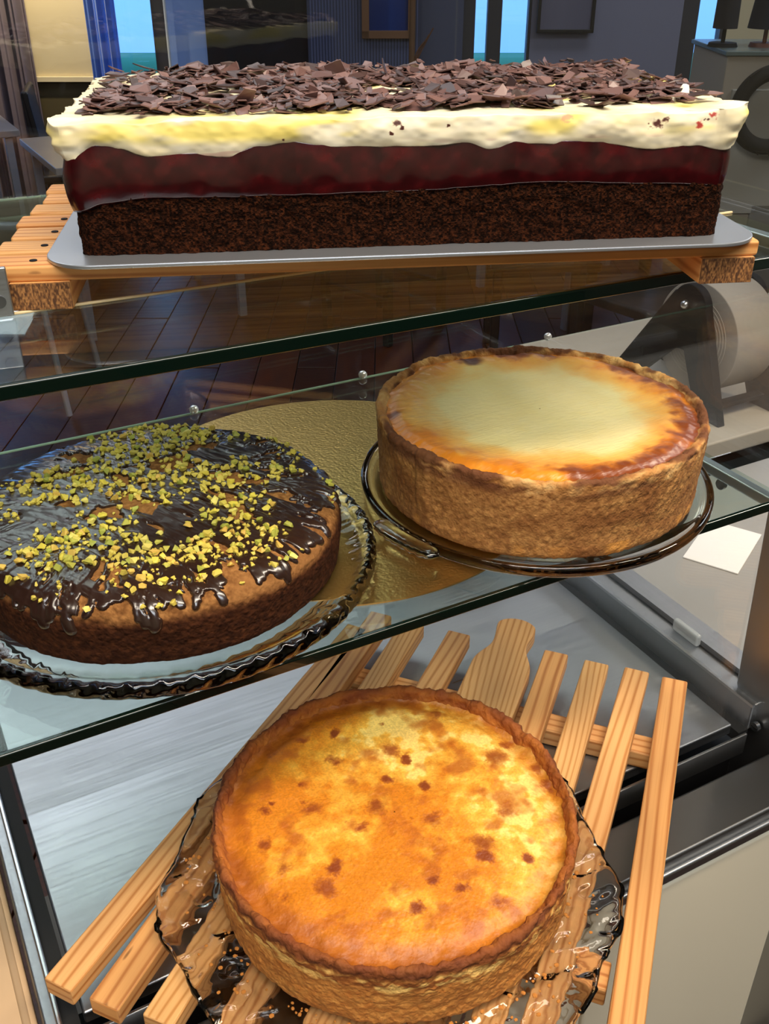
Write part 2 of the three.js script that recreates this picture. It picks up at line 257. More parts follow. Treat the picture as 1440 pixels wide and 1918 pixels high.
  const fill = turned(fp, 480, 150, (x, y, z, v, a, r) => [0, rim(a) * sst(0.05, 0.12, r) * 0.9 + 0.0009 * (fbm(x * 45, 1, z * 45, 3) - 0.5) * 2 + 0.0007 * sst(0.095, 0.118, r) * (n3(x * 160, 2, z * 160) - 0.5) * 2],
    (x, y, z, v, a, r) => {
      const m = fbm(x * 26 + 3, 2, z * 26, 4), f = fbm(x * 130, 6, z * 130, 4), g = n3(x * 900, 3, z * 900), w = fbm(x * 11 + 40, 7, z * 11, 3);
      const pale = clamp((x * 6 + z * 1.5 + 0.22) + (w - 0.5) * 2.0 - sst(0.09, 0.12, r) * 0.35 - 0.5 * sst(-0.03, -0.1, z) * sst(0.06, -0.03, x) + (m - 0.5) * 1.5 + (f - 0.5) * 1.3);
      let c = mix3(hex(0xcc7812), hex(0xecb849), pale); c = mix3(c, hex(0xf6d684), sst(0.75, 1, pale) * 0.6);
      c = c.map(k => k * (0.93 + 0.14 * g));
      let s = 0; for (const [sx, sz, sr] of SPOT) { const dx = x * 1000 - sx, dz = z * 1000 - sz, d2 = dx * dx + dz * dz; if (d2 < 400) { const d = Math.sqrt(d2) + (f - 0.5) * 12 + (g - 0.5) * 1.5; s = Math.max(s, (1 - sst(sr * 0.1, sr * 1.7, d)) * (0.62 + 0.3 * (sr < 4.5 ? 1 : 0.4))); } }
      c = mix3(c, hex(0x7c330a), s);
      c = mix3(c, hex(0xa04e0e), clamp((fbm(x * 70 + 9, 4, z * 70, 3) - 0.56) * 5) * 0.65);
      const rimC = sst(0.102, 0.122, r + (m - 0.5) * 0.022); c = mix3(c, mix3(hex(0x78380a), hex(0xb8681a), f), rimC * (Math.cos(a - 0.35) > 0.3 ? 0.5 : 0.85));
      return c;
    }, 2048, 768, (x, y, z) => fbm(x * 420, 2, z * 420, 4));
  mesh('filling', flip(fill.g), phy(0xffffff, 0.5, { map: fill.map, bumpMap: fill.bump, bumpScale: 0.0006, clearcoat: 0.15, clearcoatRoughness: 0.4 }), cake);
  const rc = mulberry(31), gs = [];
  for (let i = 0; i < 240; i++) { const a = rc() * 6.283, r = 0.1285 + Math.pow(rc(), 2) * 0.028, s = 0.0006 + rc() * 0.0013, g = new THREE.IcosahedronGeometry(s, 0); g.scale(1, 0.7, 1.2); g.rotateY(rc() * 3); g.translate(Math.cos(a) * r, s * 0.5 + Math.max(0, r - 0.14) * 0.15, Math.sin(a) * r); gs.push(g); }
  tag(mesh('cake_crumbs', mergeGeometries(gs), std(0xb9762f, 0.9), scene, [0.244, 0.9484, -0.438]), 'fine pastry crumbs scattered on the glass plate around the spotted cheesecake', 'crumbs').userData.kind = 'stuff';
}

// ================================================================ RIGHT CHEESECAKE
{
  const plate = thing('glass_plate', 'flat clear glass plate with ribbed handle under the pale topped cheesecake', 'glass plate', [0.443, 1.1552, -0.566]);
  const pf = profile([[0, 0.0105], [0.11, 0.0105], [0.131, 0.0108], [0.1345, 0.0135], [0.1385, 0.0155], [0.1405, 0.0148], [0.141, 0.011], [0.1385, 0.006], [0.131, 0.0025], [0.12, 0.0006], [0.105, 0], [0.10, 0.0022], [0.05, 0.004], [0, 0.004]], 400);
  mesh('dish', flip(turned(pf, 360, 160, null).g), M.glass, plate);
  const lug = grid(80, 20, (u, v) => {                                 // ribbed handle on the rim
    const a = mix(-0.23, 0.23, v), q = u * 2 * Math.PI, e = Math.sqrt(Math.max(0.0001, 1 - Math.pow(Math.abs(v * 2 - 1), 6))), rib = 1 + 0.07 * Math.sin(v * 70);
    const r = 0.146 + Math.cos(q) * 0.0085 * e * rib, y = 0.0118 + Math.sin(q) * 0.0042 * e * rib; return [Math.cos(a) * r, y, Math.sin(a) * r];
  });
  mesh('handle', flip(lug), M.glass, plate, [0, 0, 0], [0, -R(166), 0]);
  const cake = thing('cheesecake', 'tall cheesecake with pale yellow centre, browned edge and tan crust', 'cheesecake', [0.443, 1.166, -0.566]);
  const cp = profile([[0.02, 0.0005], [0.118, 0.0003], [0.1245, 0.002], [0.126, 0.02], [0.1275, 0.045], [0.128, 0.058], [0.1282, 0.0625], [0.1268, 0.0645], [0.1235, 0.0640], [0.1205, 0.061], [0.117, 0.056]]);
  const rim = a => 0.0028 * (fbm(Math.cos(a) * 3 + 14, Math.sin(a) * 3, 1, 3) - 0.5) * 2 + 0.0012 * (fbm(Math.cos(a) * 18 + 3, Math.sin(a) * 18, 5, 3) - 0.5) + 0.0014 * (fbm(Math.cos(a) * 64, Math.sin(a) * 64, 8, 3) - 0.5);
  const wall = turned(cp, 720, 130, (x, y, z, v, a) => [0.0014 * (fbm(x * 40 + 9, y * 40, z * 40, 4) - 0.5) + 0.0018 * (crumb(x + 1, y, z, 330) - 0.5) + 0.0034 * sst(0.052, 0.063, y) * (fbm(x * 170, y * 170, z * 170, 3) - 0.5) - 0.0016 * (1 - sst(0.035, 0.065, Math.abs(a - 2.9))) * sst(0.005, 0.03, y), rim(a) * sst(0.04, 0.062, y)],
    (x, y, z, v, a) => {
      const n = fbm(x * 420, y * 420, z * 420, 3), m = fbm(x * 40 + 5, y * 60, z * 40, 3), q = fbm(x * 110 + 3, y * 200, z * 110, 3);
      let c = mix3(hex(0x8a5a2a), hex(0xbe8a4c), clamp(n * 1.7 - 0.35)); c = mix3(c, hex(0x7c4a1e), clamp((m - 0.46) * 2.2));
      const top = sst(0.052, 0.060, y + (q - 0.5) * 0.014); c = mix3(c, mix3(hex(0xb87838), hex(0xe8bd7c), clamp(q * 2 - 0.5)), top * 0.8);
      const burnt = sst(0.53, 0.66, fbm(x * 30 + 2, y * 90, z * 30, 3) + (v > 0.8 ? 0.10 : 0)); if (y > 0.045) c = mix3(c, hex(0x5c3014), burnt * sst(0.048, 0.058, y) * 0.85);
      if (y < 0.012) c = mix3(c, hex(0xc98a3e), clamp((fbm(x * 90, 3, z * 90, 2) - 0.5) * 3));
      return c;
    }, 2048, 512, (x, y, z) => fbm(x * 900, y * 900, z * 900, 3));
  mesh('crust', wall.g, std(0xffffff, 0.85, { map: wall.map, bumpMap: wall.bump, bumpScale: 0.0006 }), cake);
  const fp = profile([[0.0005, 0.0608], [0.05, 0.0606], [0.085, 0.0612], [0.103, 0.0632], [0.112, 0.0632], [0.118, 0.0605], [0.1225, 0.0605]]);
  const fill = turned(fp, 480, 140, (x, y, z, v, a, r) => [0, rim(a) * sst(0.09, 0.12, r) + 0.0016 * sst(0.085, 0.11, r) * (fbm(x * 60, 3, z * 60, 3) - 0.5) * 2 + 0.0004 * (fbm(x * 30, 1, z * 30, 2) - 0.5)],
    (x, y, z, v, a, r) => {
      const m = fbm(x * 30 + 3, 2, z * 30, 4), f = fbm(x * 120, 6, z * 120, 4), w = fbm(x * 90, 1, z * 90, 3);
      const dx = x + 0.004, dz = z + 0.004, e = Math.hypot(dx, dz * 0.98) + (m - 0.5) * 0.036 + (f - 0.5) * 0.010;
      const edge = sst(0.070, 0.098, e);
      let c = mix3(hex(0xf2dc92), hex(0xf6e4a4), w); c = mix3(c, hex(0xf0b04a), edge); c = mix3(c, hex(0xd97f1c), sst(0.094, 0.115, e + (f - 0.5) * 0.012) * 0.9);
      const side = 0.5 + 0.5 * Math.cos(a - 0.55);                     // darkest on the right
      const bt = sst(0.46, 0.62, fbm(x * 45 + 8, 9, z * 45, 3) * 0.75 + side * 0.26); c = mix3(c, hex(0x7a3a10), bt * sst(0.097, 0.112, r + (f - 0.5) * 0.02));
      const d1 = Math.hypot(x * 1000 - 4, (z * 1000 + 104)) ; c = mix3(c, hex(0x52260e), (1 - sst(4, 11, d1 + (f - 0.5) * 8)) * 0.9);
      return c;
    }, 2048, 640, (x, y, z) => fbm(x * 160, 2, z * 700, 3));
  mesh('filling', flip(fill.g), phy(0xffffff, 0.36, { map: fill.map, bumpMap: fill.bump, bumpScale: 0.00035, clearcoat: 0.25, clearcoatRoughness: 0.3 }), cake);
}

// ================================================================ GOLD BOARD
{
  const foil = tex(512, 512, (u, v) => fbm(u * 120, v * 120, 3, 3), false, true);
  const g = new THREE.CylinderGeometry(0.17, 0.17, 0.0012, 160, 1); const p = g.attributes.position, uv = g.attributes.uv; for (let i = 0; i < p.count; i++) uv.setXY(i, p.getX(i) * 5, p.getZ(i) * 5);
  tag(mesh('cake_board', g, new THREE.MeshStandardMaterial({ color: 0xcfb06a, metalness: 1, roughness: 0.34, bumpMap: foil, bumpScale: 0.00025 }), scene, [0.30, 1.1557, -0.648]), 'round gold foil cake board lying on the middle glass shelf', 'cake board');
}

// ================================================================ CHOCOLATE GLAZED CAKE
{
  const C0 = [0.142, 1.1655, -0.598];
  const plate = thing('glass_plate', 'pressed clear glass plate with rope edged rim under the glazed cake', 'glass plate', [C0[0], 1.1556, C0[2]]);
  const pf = profile([[0, 0.009], [0.11, 0.009], [0.130, 0.0098], [0.140, 0.0125], [0.147, 0.0165], [0.1508, 0.0158], [0.1520, 0.0115], [0.1505, 0.0055], [0.144, 0.001], [0.125, 0], [0.10, 0.001], [0.05, 0.003], [0, 0.003]], 400);
  const g = grid(900, 150, (u, v) => {
    const a = u * 2 * Math.PI; let [r, y, nr, ny] = pf.at(v); const e = sst(0.128, 0.146, r);
    const rope = Math.pow(Math.abs(Math.sin(a * 24 + (y - 0.008) * 260)), 0.7), d = e * (0.0022 * (rope - 0.6) + 0.0005 * Math.sin(a * 96));
    return [Math.cos(a) * (r + nr * d), y - ny * d * 0.5, Math.sin(a) * (r + nr * d)];
  });
  mesh('dish', flip(g), M.glass, plate);
  const cake = thing('chocolate_cake', 'round brown cake with shiny chocolate glaze and chopped pistachios', 'cake', C0);
  const PR = [[0.0004, 0.0500], [0.04, 0.0497], [0.08, 0.0478], [0.105, 0.0455], [0.117, 0.0428], [0.1245, 0.0380], [0.1278, 0.0305], [0.1272, 0.015], [0.1245, 0.0008], [0.118, 0.0002], [0.02, 0.0004]];
  const cp = profile(PR, 400);
  const lump = (x, y, z) => 0.0016 * (fbm(x * 40, y * 40, z * 40, 3) - 0.5) + 0.0026 * (fbm(x * 14, 3, z * 14, 2) - 0.5);
  const body = turned(cp, 640, 220, (x, y, z) => [lump(x, y, z) - 0.0012 * (crumb(x, y, z, 300) - 0.5), 0],
    (x, y, z, v) => {
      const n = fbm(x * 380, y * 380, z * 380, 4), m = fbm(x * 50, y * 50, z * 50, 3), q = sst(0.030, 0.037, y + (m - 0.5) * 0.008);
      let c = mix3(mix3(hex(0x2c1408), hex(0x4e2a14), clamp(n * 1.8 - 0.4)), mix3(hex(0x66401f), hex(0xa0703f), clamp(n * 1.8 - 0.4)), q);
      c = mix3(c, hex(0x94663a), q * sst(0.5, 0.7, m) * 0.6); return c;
    }, 2048, 640, (x, y, z) => fbm(x * 520, y * 520, z * 520, 4));
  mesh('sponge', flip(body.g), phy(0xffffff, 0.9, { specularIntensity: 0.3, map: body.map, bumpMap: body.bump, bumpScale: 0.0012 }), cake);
  // glaze: thickness field over the unrolled surface
  const rg = mulberry(5), drips = [];
  for (let i = 0; i < 130; i++) { const a = rg() * 2 * Math.PI, front = 0.5 + 0.5 * Math.cos(a - R(95)); drips.push({ a, s0: 0.075 + rg() * 0.03, s1: 0.110 + rg() * 0.017 + 0.010 * front * rg() + (a > R(110) && a < R(165) ? 0.005 : 0), w: 0.0016 + rg() * 0.0018, k: (rg() - 0.5) * 0.3, b: rg() }); }
  const thick = (x, z, s, a) => {
    const qx = Math.cos(a) * s, qz = Math.sin(a) * s, m = fbm(qx * 26 + 2, 4, qz * 26, 4), big = fbm(qx * 9 + 31, 2, qz * 9, 2);
    const da = (a - R(70)), dirx = Math.cos(R(62)), dirz = Math.sin(R(62));   // the brush pulled the glaze towards the near right
    const al = qx * dirx + qz * dirz, ac = -qx * dirz + qz * dirx, streak = fbm(ac * 130 + 3, al * 26, 5, 3); void da;
    const pool = 0.88 + (big - 0.5) * 0.3 - 0.5 * sst(0.105, 0.136, s + (m - 0.5) * 0.024) - 1.2 * sst(0.122, 0.138, s) - (0.5 - m) * 0.9 + (streak - 0.53) * 1.9 * sst(0.0, 0.07, al + 0.03) - 0.55 * sst(0.5, 0.64, fbm(qx * 70 + 9, 3, qz * 70, 3));
    let t = sst(0.36, 0.56, pool) * 1.15 - 0.35;
    for (const d of drips) {
      let e = a - d.a - d.k * (s - 0.09) * 3; e = Math.atan2(Math.sin(e), Math.cos(e)); if (Math.abs(e) > 0.12) continue;
      const wob = 0.0012 * Math.sin(s * 260 + d.b * 20), across = e * s + wob, w = d.w * (s > d.s1 - 0.006 ? 1.35 : 1), past = s > d.s1 ? (s - d.s1) : s < d.s0 ? d.s0 - s : 0, q = Math.hypot(across, past) / w;
      if (q < 1.6) { const h = (1 - q * q) * 0.95; t = t > -0.2 ? Math.max(t, h) + 0.12 * Math.max(0, Math.min(t + .3, h)) : Math.max(t, h); }
    }
    return t;
  };
  const NT = 860, NS = 230, SM = 0.158, base = (a, s) => { const [r, y, nr, ny] = cp.at(s / cp.L), x = Math.cos(a) * r, z = Math.sin(a) * r, l = lump(x, y, z); return [x, y, z, Math.cos(a) * nr, ny, Math.sin(a) * nr, l]; };
  const T = new Float32Array((NT + 1) * (NS + 1));
  const gg = grid(NT, NS, (u, v) => {
    const a = u * 2 * Math.PI, s = 0.0006 + v * SM, b = base(a, s), t = thick(b[0], b[2], s, a), i = Math.round(u * NT), j = Math.round(v * NS);
    T[j * (NT + 1) + i] = t; if (i === 0) T[j * (NT + 1) + NT] = t;
    const d = b[6] + (t > 0 ? 0.0004 + 0.0015 * Math.sqrt(Math.min(t, 1.2)) + 0.0014 * (fbm((-b[0] * 0.883 + b[2] * 0.469) * 260, (b[0] * 0.469 + b[2] * 0.883) * 60, 2, 3) - 0.5) : Math.max(-0.0025, t * 0.004));
    return [b[0] + b[3] * d, b[1] + b[4] * d, b[2] + b[5] * d];
  });
  const keep = [], ix = gg.index.array; for (let k = 0; k < ix.length; k += 3) if (T[ix[k]] > 0 || T[ix[k + 1]] > 0 || T[ix[k + 2]] > 0) keep.push(ix[k], ix[k + 1], ix[k + 2]); gg.setIndex(keep); flip(gg);
  mesh('chocolate_glaze', gg, phy(0x2a1812, 0.28, { clearcoat: 1, clearcoatRoughness: 0.16 }), cake);
  // chopped pistachios
  const mats = [0xdcc648, 0xd2bc50, 0xbcb44a, 0xe2d06a, 0xd8b050, 0xa6a640].map(c => std(c, 0.6));
  const rp = mulberry(77), shapes = []; for (let k = 0; k < 14; k++) { const p = []; for (let i = 0; i < 12; i++) { const v = new THREE.Vector3(rp() - 0.5, rp() - 0.5, rp() - 0.5).normalize().multiplyScalar(0.42 + rp() * 0.22); v.y *= 0.72; p.push(v); } shapes.push(new ConvexGeometry(p)); }
  const nuts = []; let guard = 0;
  while (nuts.length < 1150 && guard++ < 60000) {
    const a = rp() * 2 * Math.PI, s = Math.sqrt(rp()) * 0.124, qx = Math.cos(a) * s, qz = Math.sin(a) * s; const dens = fbm(qx * 24 + 8, 6, qz * 24, 3); if (dens < 0.33 + 0.24 * rp() || (s > 0.108 && rp() < 0.55)) continue;
    const t = thick(0, 0, s, a), b = base(a, s), sz = Math.pow(rp(), 1.5) * 0.0046 + 0.0022; if (t < -0.1 && rp() < 0.35) continue;
    nuts.push({ a, s, b, sz, t, far: qz * 0.97 - qx * 0.24 });
  }
  nuts.sort((p, q) => q.sz * (1 + q.far * 1.5) - p.sz * (1 + p.far * 1.5));
  const stuff = [];
  nuts.forEach((n, i) => {
    const off = n.b[6] + (n.t > 0 ? 0.0014 : 0) + n.sz * 0.26, pos = [n.b[0] + n.b[3] * off, n.b[1] + n.b[4] * off, n.b[2] + n.b[5] * off], e = [rp() * 0.7 - 0.35, rp() * 6.28, rp() * 0.7 - 0.35], g0 = shapes[i % shapes.length];
    if (i < 290) { const m = mesh('pistachio_piece', g0, mats[Math.floor(rp() * mats.length)], cake, pos, e); m.scale.setScalar(n.sz); }
    else { const o = new THREE.Object3D(); o.position.set(...pos); o.rotation.set(...e); o.scale.setScalar(n.sz); o.updateMatrix(); stuff.push(g0.clone().applyMatrix4(o.matrix)); }
  });
  const st = mesh('pistachio_crumbs', mergeGeometries(stuff), mats[1], cake); st.userData.kind = 'stuff';
}

// ================================================================ UPPER RACK, TRAY AND SHEET CAKE
{
  const TURN = R(-21.3), C0 = [0.3276, 0, -0.6028];
  const rack = thing('slatted_rack', 'pine slatted rack on block feet on the top glass shelf', 'wooden rack', [C0[0], 1.3614, C0[2]], TURN);
  const FZ = 0.110, H = 0.0160, th = 0.0095, L = 0.465;
  for (let i = 0; i < 7; i++) { const s = mesh('slat', plank(L - 0.004 * (i % 3) - (i === 0 ? 0 : 0.006), th, 0.0235, i + 11, 0.002), woodMats[(i + 1) % 3], rack, [-0.0175 + i * 0.001, H + th / 2, FZ - 0.012 - i * 0.0315]); if (i < 4) mesh('nail', new THREE.CylinderGeometry(0.0022, 0.0022, 0.001, 14), M.blackMetal, s, [-0.2, th / 2, 0.002]); }
  for (const x of [-0.214, 0.196]) {
    const f = mesh('foot', plank(0.034, H, 0.222, x > 0 ? 4 : 8, 0.001), woodMats[x > 0 ? 0 : 1], rack, [x, H / 2, 0.0]);
    mesh('end_grain', boxUV(rbox(0.0335, H - 0.0004, 0.0012, 0.0004), 14, 14), endGrain, f, [0, 0, 0.1111]);
  }
  const Y0 = 1.3614 + H + th;                                         // top of the slats
  const sh = new THREE.Shape(), a = 0.2115, b0 = 0.1225, r = 0.028; sh.moveTo(-a + r, -b0); sh.lineTo(a - r, -b0); sh.absarc(a - r, -b0 + r, r, -Math.PI / 2, 0); sh.lineTo(a, b0 - r); sh.absarc(a - r, b0 - r, r, 0, Math.PI / 2); sh.lineTo(-a + r, b0); sh.absarc(-a + r, b0 - r, r, Math.PI / 2, Math.PI); sh.lineTo(-a, -b0 + r); sh.absarc(-a + r, -b0 + r, r, Math.PI, 1.5 * Math.PI);
  const tg = new THREE.ExtrudeGeometry(sh, { depth: 0.0012, bevelEnabled: true, bevelSize: 0.0006, bevelThickness: 0.0006, bevelSegments: 2, curveSegments: 20 }); tg.rotateX(-Math.PI / 2);
  tag(mesh('cake_tray', tg, new THREE.MeshStandardMaterial({ color: 0xb9bdc4, metalness: 0.85, roughness: 0.36 }), scene, [C0[0] + 0.002, Y0 + 0.0007, C0[2]], [0, TURN, 0]), 'flat silver tray with rounded corners under the sheet cake', 'tray');

  const cake = thing('sheet_cake', 'rectangular layer cake with chocolate base, red jelly, cream and chocolate shavings', 'cake', [C0[0], Y0 + 0.0026, C0[2]], TURN);
  const HX = 0.1905, HZ = 0.1045, PER = 2 * (2 * HX + 2 * HZ), NP = 760;
  const loop = (u, rad = 0.009) => {                                   // rounded rectangle, starts at the front left corner and runs along the front
    const hx = HX, hz = HZ; let d = u * PER, x, z, nx, nz;
    if (d < 2 * hx) { x = -hx + d; z = hz; nx = 0; nz = 1; } else if ((d -= 2 * hx) < 2 * hz) { x = hx; z = hz - d; nx = 1; nz = 0; } else if ((d -= 2 * hz) < 2 * hx) { x = hx - d; z = -hz; nx = 0; nz = -1; } else { d -= 2 * hx; x = -hx; z = -hz + d; nx = -1; nz = 0; }
    const cx = Math.abs(x) > hx - rad, cz = Math.abs(z) > hz - rad;
    if (cx && cz) { const ox = Math.sign(x) * (hx - rad), oz = Math.sign(z) * (hz - rad), l = Math.hypot(x - ox, z - oz) || 1; nx = (x - ox) / l; nz = (z - oz) / l; x = ox + nx * rad; z = oz + nz * rad; }
    return [x, z, nx, nz];
  };
  const lin = (T, x) => { for (let i = 1; i < T.length; i++) if (x <= T[i][0]) { const t = sst(0, 1, clamp((x - T[i - 1][0]) / (T[i][0] - T[i - 1][0]))); return mix(T[i - 1][1], T[i][1], t); } return T[T.length - 1][1]; };
  const px = h => h.map(([x, y]) => [-HX + (x - 140) / 1217 * 2 * HX, (487 - 0.0345 * (x - 140) - y) * 0.0003 + 0.0006]);
  const JT = px([[100, 316], [150, 306], [200, 286], [235, 287], [280, 301], [350, 300], [420, 301], [480, 282], [520, 275], [600, 281], [740, 279], [850, 270], [890, 281], [950, 271], [1100, 269], [1200, 277], [1280, 271], [1330, 277], [1390, 277]]);
  const JB = px([[100, 420], [150, 408], [200, 392], [280, 381], [450, 378], [740, 366], [1000, 347], [1200, 348], [1390, 352]]);
  const front = (z) => sst(HZ - 0.02, HZ - 0.005, z);
  const jellyTop = (x, z) => mix(0.0575 + 0.003 * (fbm(x * 40, 2, z * 40, 2) - 0.5), lin(JT, x), front(z)) + 0.0012 * (fbm(x * 120, 5, z * 120, 2) - 0.5);
  const jellyBot = (x, z) => mix(0.030, lin(JB, x), front(z)) + 0.0008 * (fbm(x * 150, 9, z * 150, 2) - 0.5);
  // rows: fn(x, z, v) -> [offset outwards, y]; the last rows run inwards to close the layer
  const slab = (nv, fn, inset) => { const g = grid(NP, nv, (u, v) => { const [x, z, nx, nz] = loop(u), [o, y, k] = fn(x, z, v, nx, nz); const s = k ?? 1; return [(x + nx * o) * s, y, (z + nz * o) * s]; }); const uv = g.attributes.uv, p = g.attributes.position; for (let i = 0; i < uv.count; i++) uv.setXY(i, uv.getX(i) * PER * 8, p.getY(i) * 8); return flip(g); };
  const crumbMap = tex(1024, 1024, (u, v) => { const n = fbm(u * 110, v * 110, 3, 4), h = n3(u * 70 + 9, v * 110, 6); let c = mix3(hex(0x100502), hex(0x42200e), clamp(n * 2 - 0.55)); if (h > 0.8) c = mix3(c, hex(0x0d0503), (h - 0.8) * 4); const l = n3(u * 150, v * 150, 4); if (l > 0.88) c = mix3(c, hex(0x6a3a1e), (l - 0.88) * 5); return c; }, true, true);
  const crumbBump = tex(1024, 1024, (u, v) => fbm(u * 110, v * 110, 3, 4) - 0.4 * sst(0.7, 0.95, n3(u * 70 + 9, v * 110, 6)), false, true);
  mesh('sponge_base', slab(46, (x, z, v) => { if (v > 0.9) return [-0.002, jellyBot(x, z) + 0.003, 1 - (v - 0.9) * 8]; const t = v / 0.9, y = t * (jellyBot(x, z) + 0.003); return [-0.0005 + 0.0035 * (fbm(x * 260, y * 260, z * 260, 3) - 0.5) + 0.0016 * (fbm(x * 40, y * 40, z * 40, 2) - 0.5) - 0.0025 * sst(0.97, 1, t), y]; }), phy(0xffffff, 0.95, { specularIntensity: 0.15, map: crumbMap, bumpMap: crumbBump, bumpScale: 0.002 }), cake);
  const jellyMap = tex(1024, 512, (u, v) => { const n = fbm(u * 22, v * 22, 3, 4), b = fbm(u * 12 + 4, v * 12, 8, 5); let c = mix3(hex(0x240206), hex(0x40060c), clamp(n * 1.5 - 0.3)); return mix3(c, hex(0x6a1418), sst(0.5, 0.75, b) * 0.35); }, true, true);
  mesh('jelly_layer', slab(34, (x, z, v) => {
    const yb = jellyBot(x, z), yt = jellyTop(x, z); if (v > 0.88) return [-0.003, yt + 0.002, 1 - (v - 0.88) * 7]; if (v < 0.08) return [-0.003, yb + 0.002];
    const t = (v - 0.08) / 0.8, left = 0.0022 * sst(-HX + 0.045, -HX, x); const y = mix(yb, yt + 0.002, t); return [-0.002 + (0.0036 + left) * Math.pow(Math.sin(Math.PI * clamp(0.06 + t * 0.86)), 0.45) + 0.0026 * (fbm(x * 55, y * 55, z * 55, 2) - 0.5), y];
  }), phy(0xffffff, 0.2, { map: jellyMap, clearcoat: 0.6, clearcoatRoughness: 0.15, bumpMap: jellyMap, bumpScale: 0.0008 }), cake);
  const creamTop = (x, z) => { const ex = Math.abs(x) / HX, ez = z / HZ; return 0.0715 + 0.0016 * (fbm(x * 60, 1, z * 60, 3) - 0.5) * 2 + 0.0035 * sst(0.955, 0.99, ex) * (n3(x * 170, 4, z * 170) - 0.2) * sst(0.5, 0.95, ez) + 0.0025 * sst(HX - 0.03, HX, x) * sst(0.8, 1, ez) + 0.0012 * (fbm(x * 220, 3, z * 220, 2) - 0.5); };
  const creamStain = [[-0.0085, 0.0685, 0.0028, 0], [-0.0065, 0.066, 0.0018, 0], [-0.0115, 0.0635, 0.001, 0], [0.141, 0.0655, 0.0036, 0], [0.146, 0.0675, 0.0022, 0], [0.137, 0.064, 0.0018, 0], [0.1655, 0.0645, 0.0026, 1], [0.174, 0.0695, 0.0026, 1], [0.17, 0.0672, 0.0012, 0], [0.0875, 0.0695, 0.0035, 2], [0.02, 0.0665, 0.001, 0], [-0.072, 0.061, 0.001, 0], [-0.06, 0.0575, 0.0008, 0]];
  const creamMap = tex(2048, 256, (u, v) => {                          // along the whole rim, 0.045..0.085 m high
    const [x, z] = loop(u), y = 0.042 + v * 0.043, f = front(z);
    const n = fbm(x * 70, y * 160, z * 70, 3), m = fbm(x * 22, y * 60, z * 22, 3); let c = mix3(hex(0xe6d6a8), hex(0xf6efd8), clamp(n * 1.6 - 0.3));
    c = mix3(c, hex(0xf0d85a), sst(0.46, 0.62, m) * 0.7 * sst(0.058, 0.064, y) * (1 - sst(0.0705, 0.0735, y)));  // yellow below the top edge: lit cream edge painted into the colour
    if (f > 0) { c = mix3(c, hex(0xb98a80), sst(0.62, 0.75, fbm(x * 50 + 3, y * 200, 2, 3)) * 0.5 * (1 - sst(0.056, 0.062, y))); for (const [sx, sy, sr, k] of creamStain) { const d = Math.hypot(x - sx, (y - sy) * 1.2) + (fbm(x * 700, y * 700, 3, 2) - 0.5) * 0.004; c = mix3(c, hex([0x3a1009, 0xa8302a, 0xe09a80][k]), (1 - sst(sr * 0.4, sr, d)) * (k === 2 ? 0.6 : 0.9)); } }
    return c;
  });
  const cg = grid(NP * 1, 90, (u, v) => {
    const [x, z, nx, nz] = loop(u), yb = jellyTop(x, z) - 0.0012, yt = creamTop(x, z);
    if (v < 0.06) return [(x - nx * 0.004), yb + 0.002, z - nz * 0.004];
    if (v < 0.55) {
      const t = (v - 0.06) / 0.49, y = mix(yb - (x < -HX + 0.012 ? 0.005 * sst(-HX + 0.012, -HX, x) : 0), yt, t), ends = sst(HX - 0.012, HX, Math.abs(x));
      const o = -0.001 + 0.0036 * Math.pow(Math.sin(Math.PI * clamp(0.05 + t * 0.80)), 0.5) + 0.0042 * (fbm(x * 65, y * 90, z * 65, 3) - 0.5) + ends * (0.002 + 0.010 * (fbm(x * 120, y * 120, z * 120, 2) - 0.45)) + (x > HX - 0.012 ? 0.0026 * t : 0);
      return [x + nx * o, y, z + nz * o];
    }
    const k = 1 - (v - 0.55) / 0.45, s = Math.pow(k, 0.8), o = 0.0012 * s, X = (x + nx * o) * s, Z = (z + nz * o) * s; return [X, creamTop(X, Z) + 0.0012 * (1 - k), Z];
  });
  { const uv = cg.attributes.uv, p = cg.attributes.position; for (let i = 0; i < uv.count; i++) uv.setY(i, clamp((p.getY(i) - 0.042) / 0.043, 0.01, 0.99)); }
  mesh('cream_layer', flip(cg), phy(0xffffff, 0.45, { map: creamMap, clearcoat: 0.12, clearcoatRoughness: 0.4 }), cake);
  mesh('cream_peak', new THREE.LatheGeometry([[0.0105, -0.001], [0.007, 0.0015], [0.0035, 0.003], [0.0026, 0.0062], [0.0018, 0.0078], [0, 0.0082]].map(p => new THREE.Vector2(...p)), 28), phy(0xf8f2e0, 0.45), cake, [0.172, 0.0725, 0.062], [0.1, 0, -0.12]);
  // chocolate shavings
  const rs = mulberry(404), variants = []; for (let k = 0; k < 12; k++) {
    const w = 0.5, h = mix(0.16, 0.42, rs()), sh = new THREE.Shape(), n = 4 + Math.floor(rs() * 3), pts = [[-w, -h * mix(0.5, 1, rs())], [mix(-0.1, 0.2, rs()), -h * mix(0.7, 1.1, rs())], [w * mix(0.7, 1, rs()), -h * mix(0.3, 1, rs())], [w * mix(0.8, 1.1, rs()), h * mix(0.4, 1, rs())], [mix(-0.2, 0.1, rs()), h * mix(0.8, 1.1, rs())], [-w * mix(0.7, 1.05, rs()), h * mix(0.3, 1, rs())]]; void n;
    pts.forEach((p, i) => i ? sh.lineTo(...p) : sh.moveTo(...p)); sh.closePath();
    const g = new THREE.ExtrudeGeometry(sh, { depth: 0.07, bevelEnabled: false }); g.rotateX(-Math.PI / 2); const p = g.attributes.position, c = mix(-0.5, 0.5, rs()); for (let i = 0; i < p.count; i++) p.setY(i, p.getY(i) + c * p.getX(i) * p.getX(i)); g.computeVertexNormals(); variants.push(g);
  }
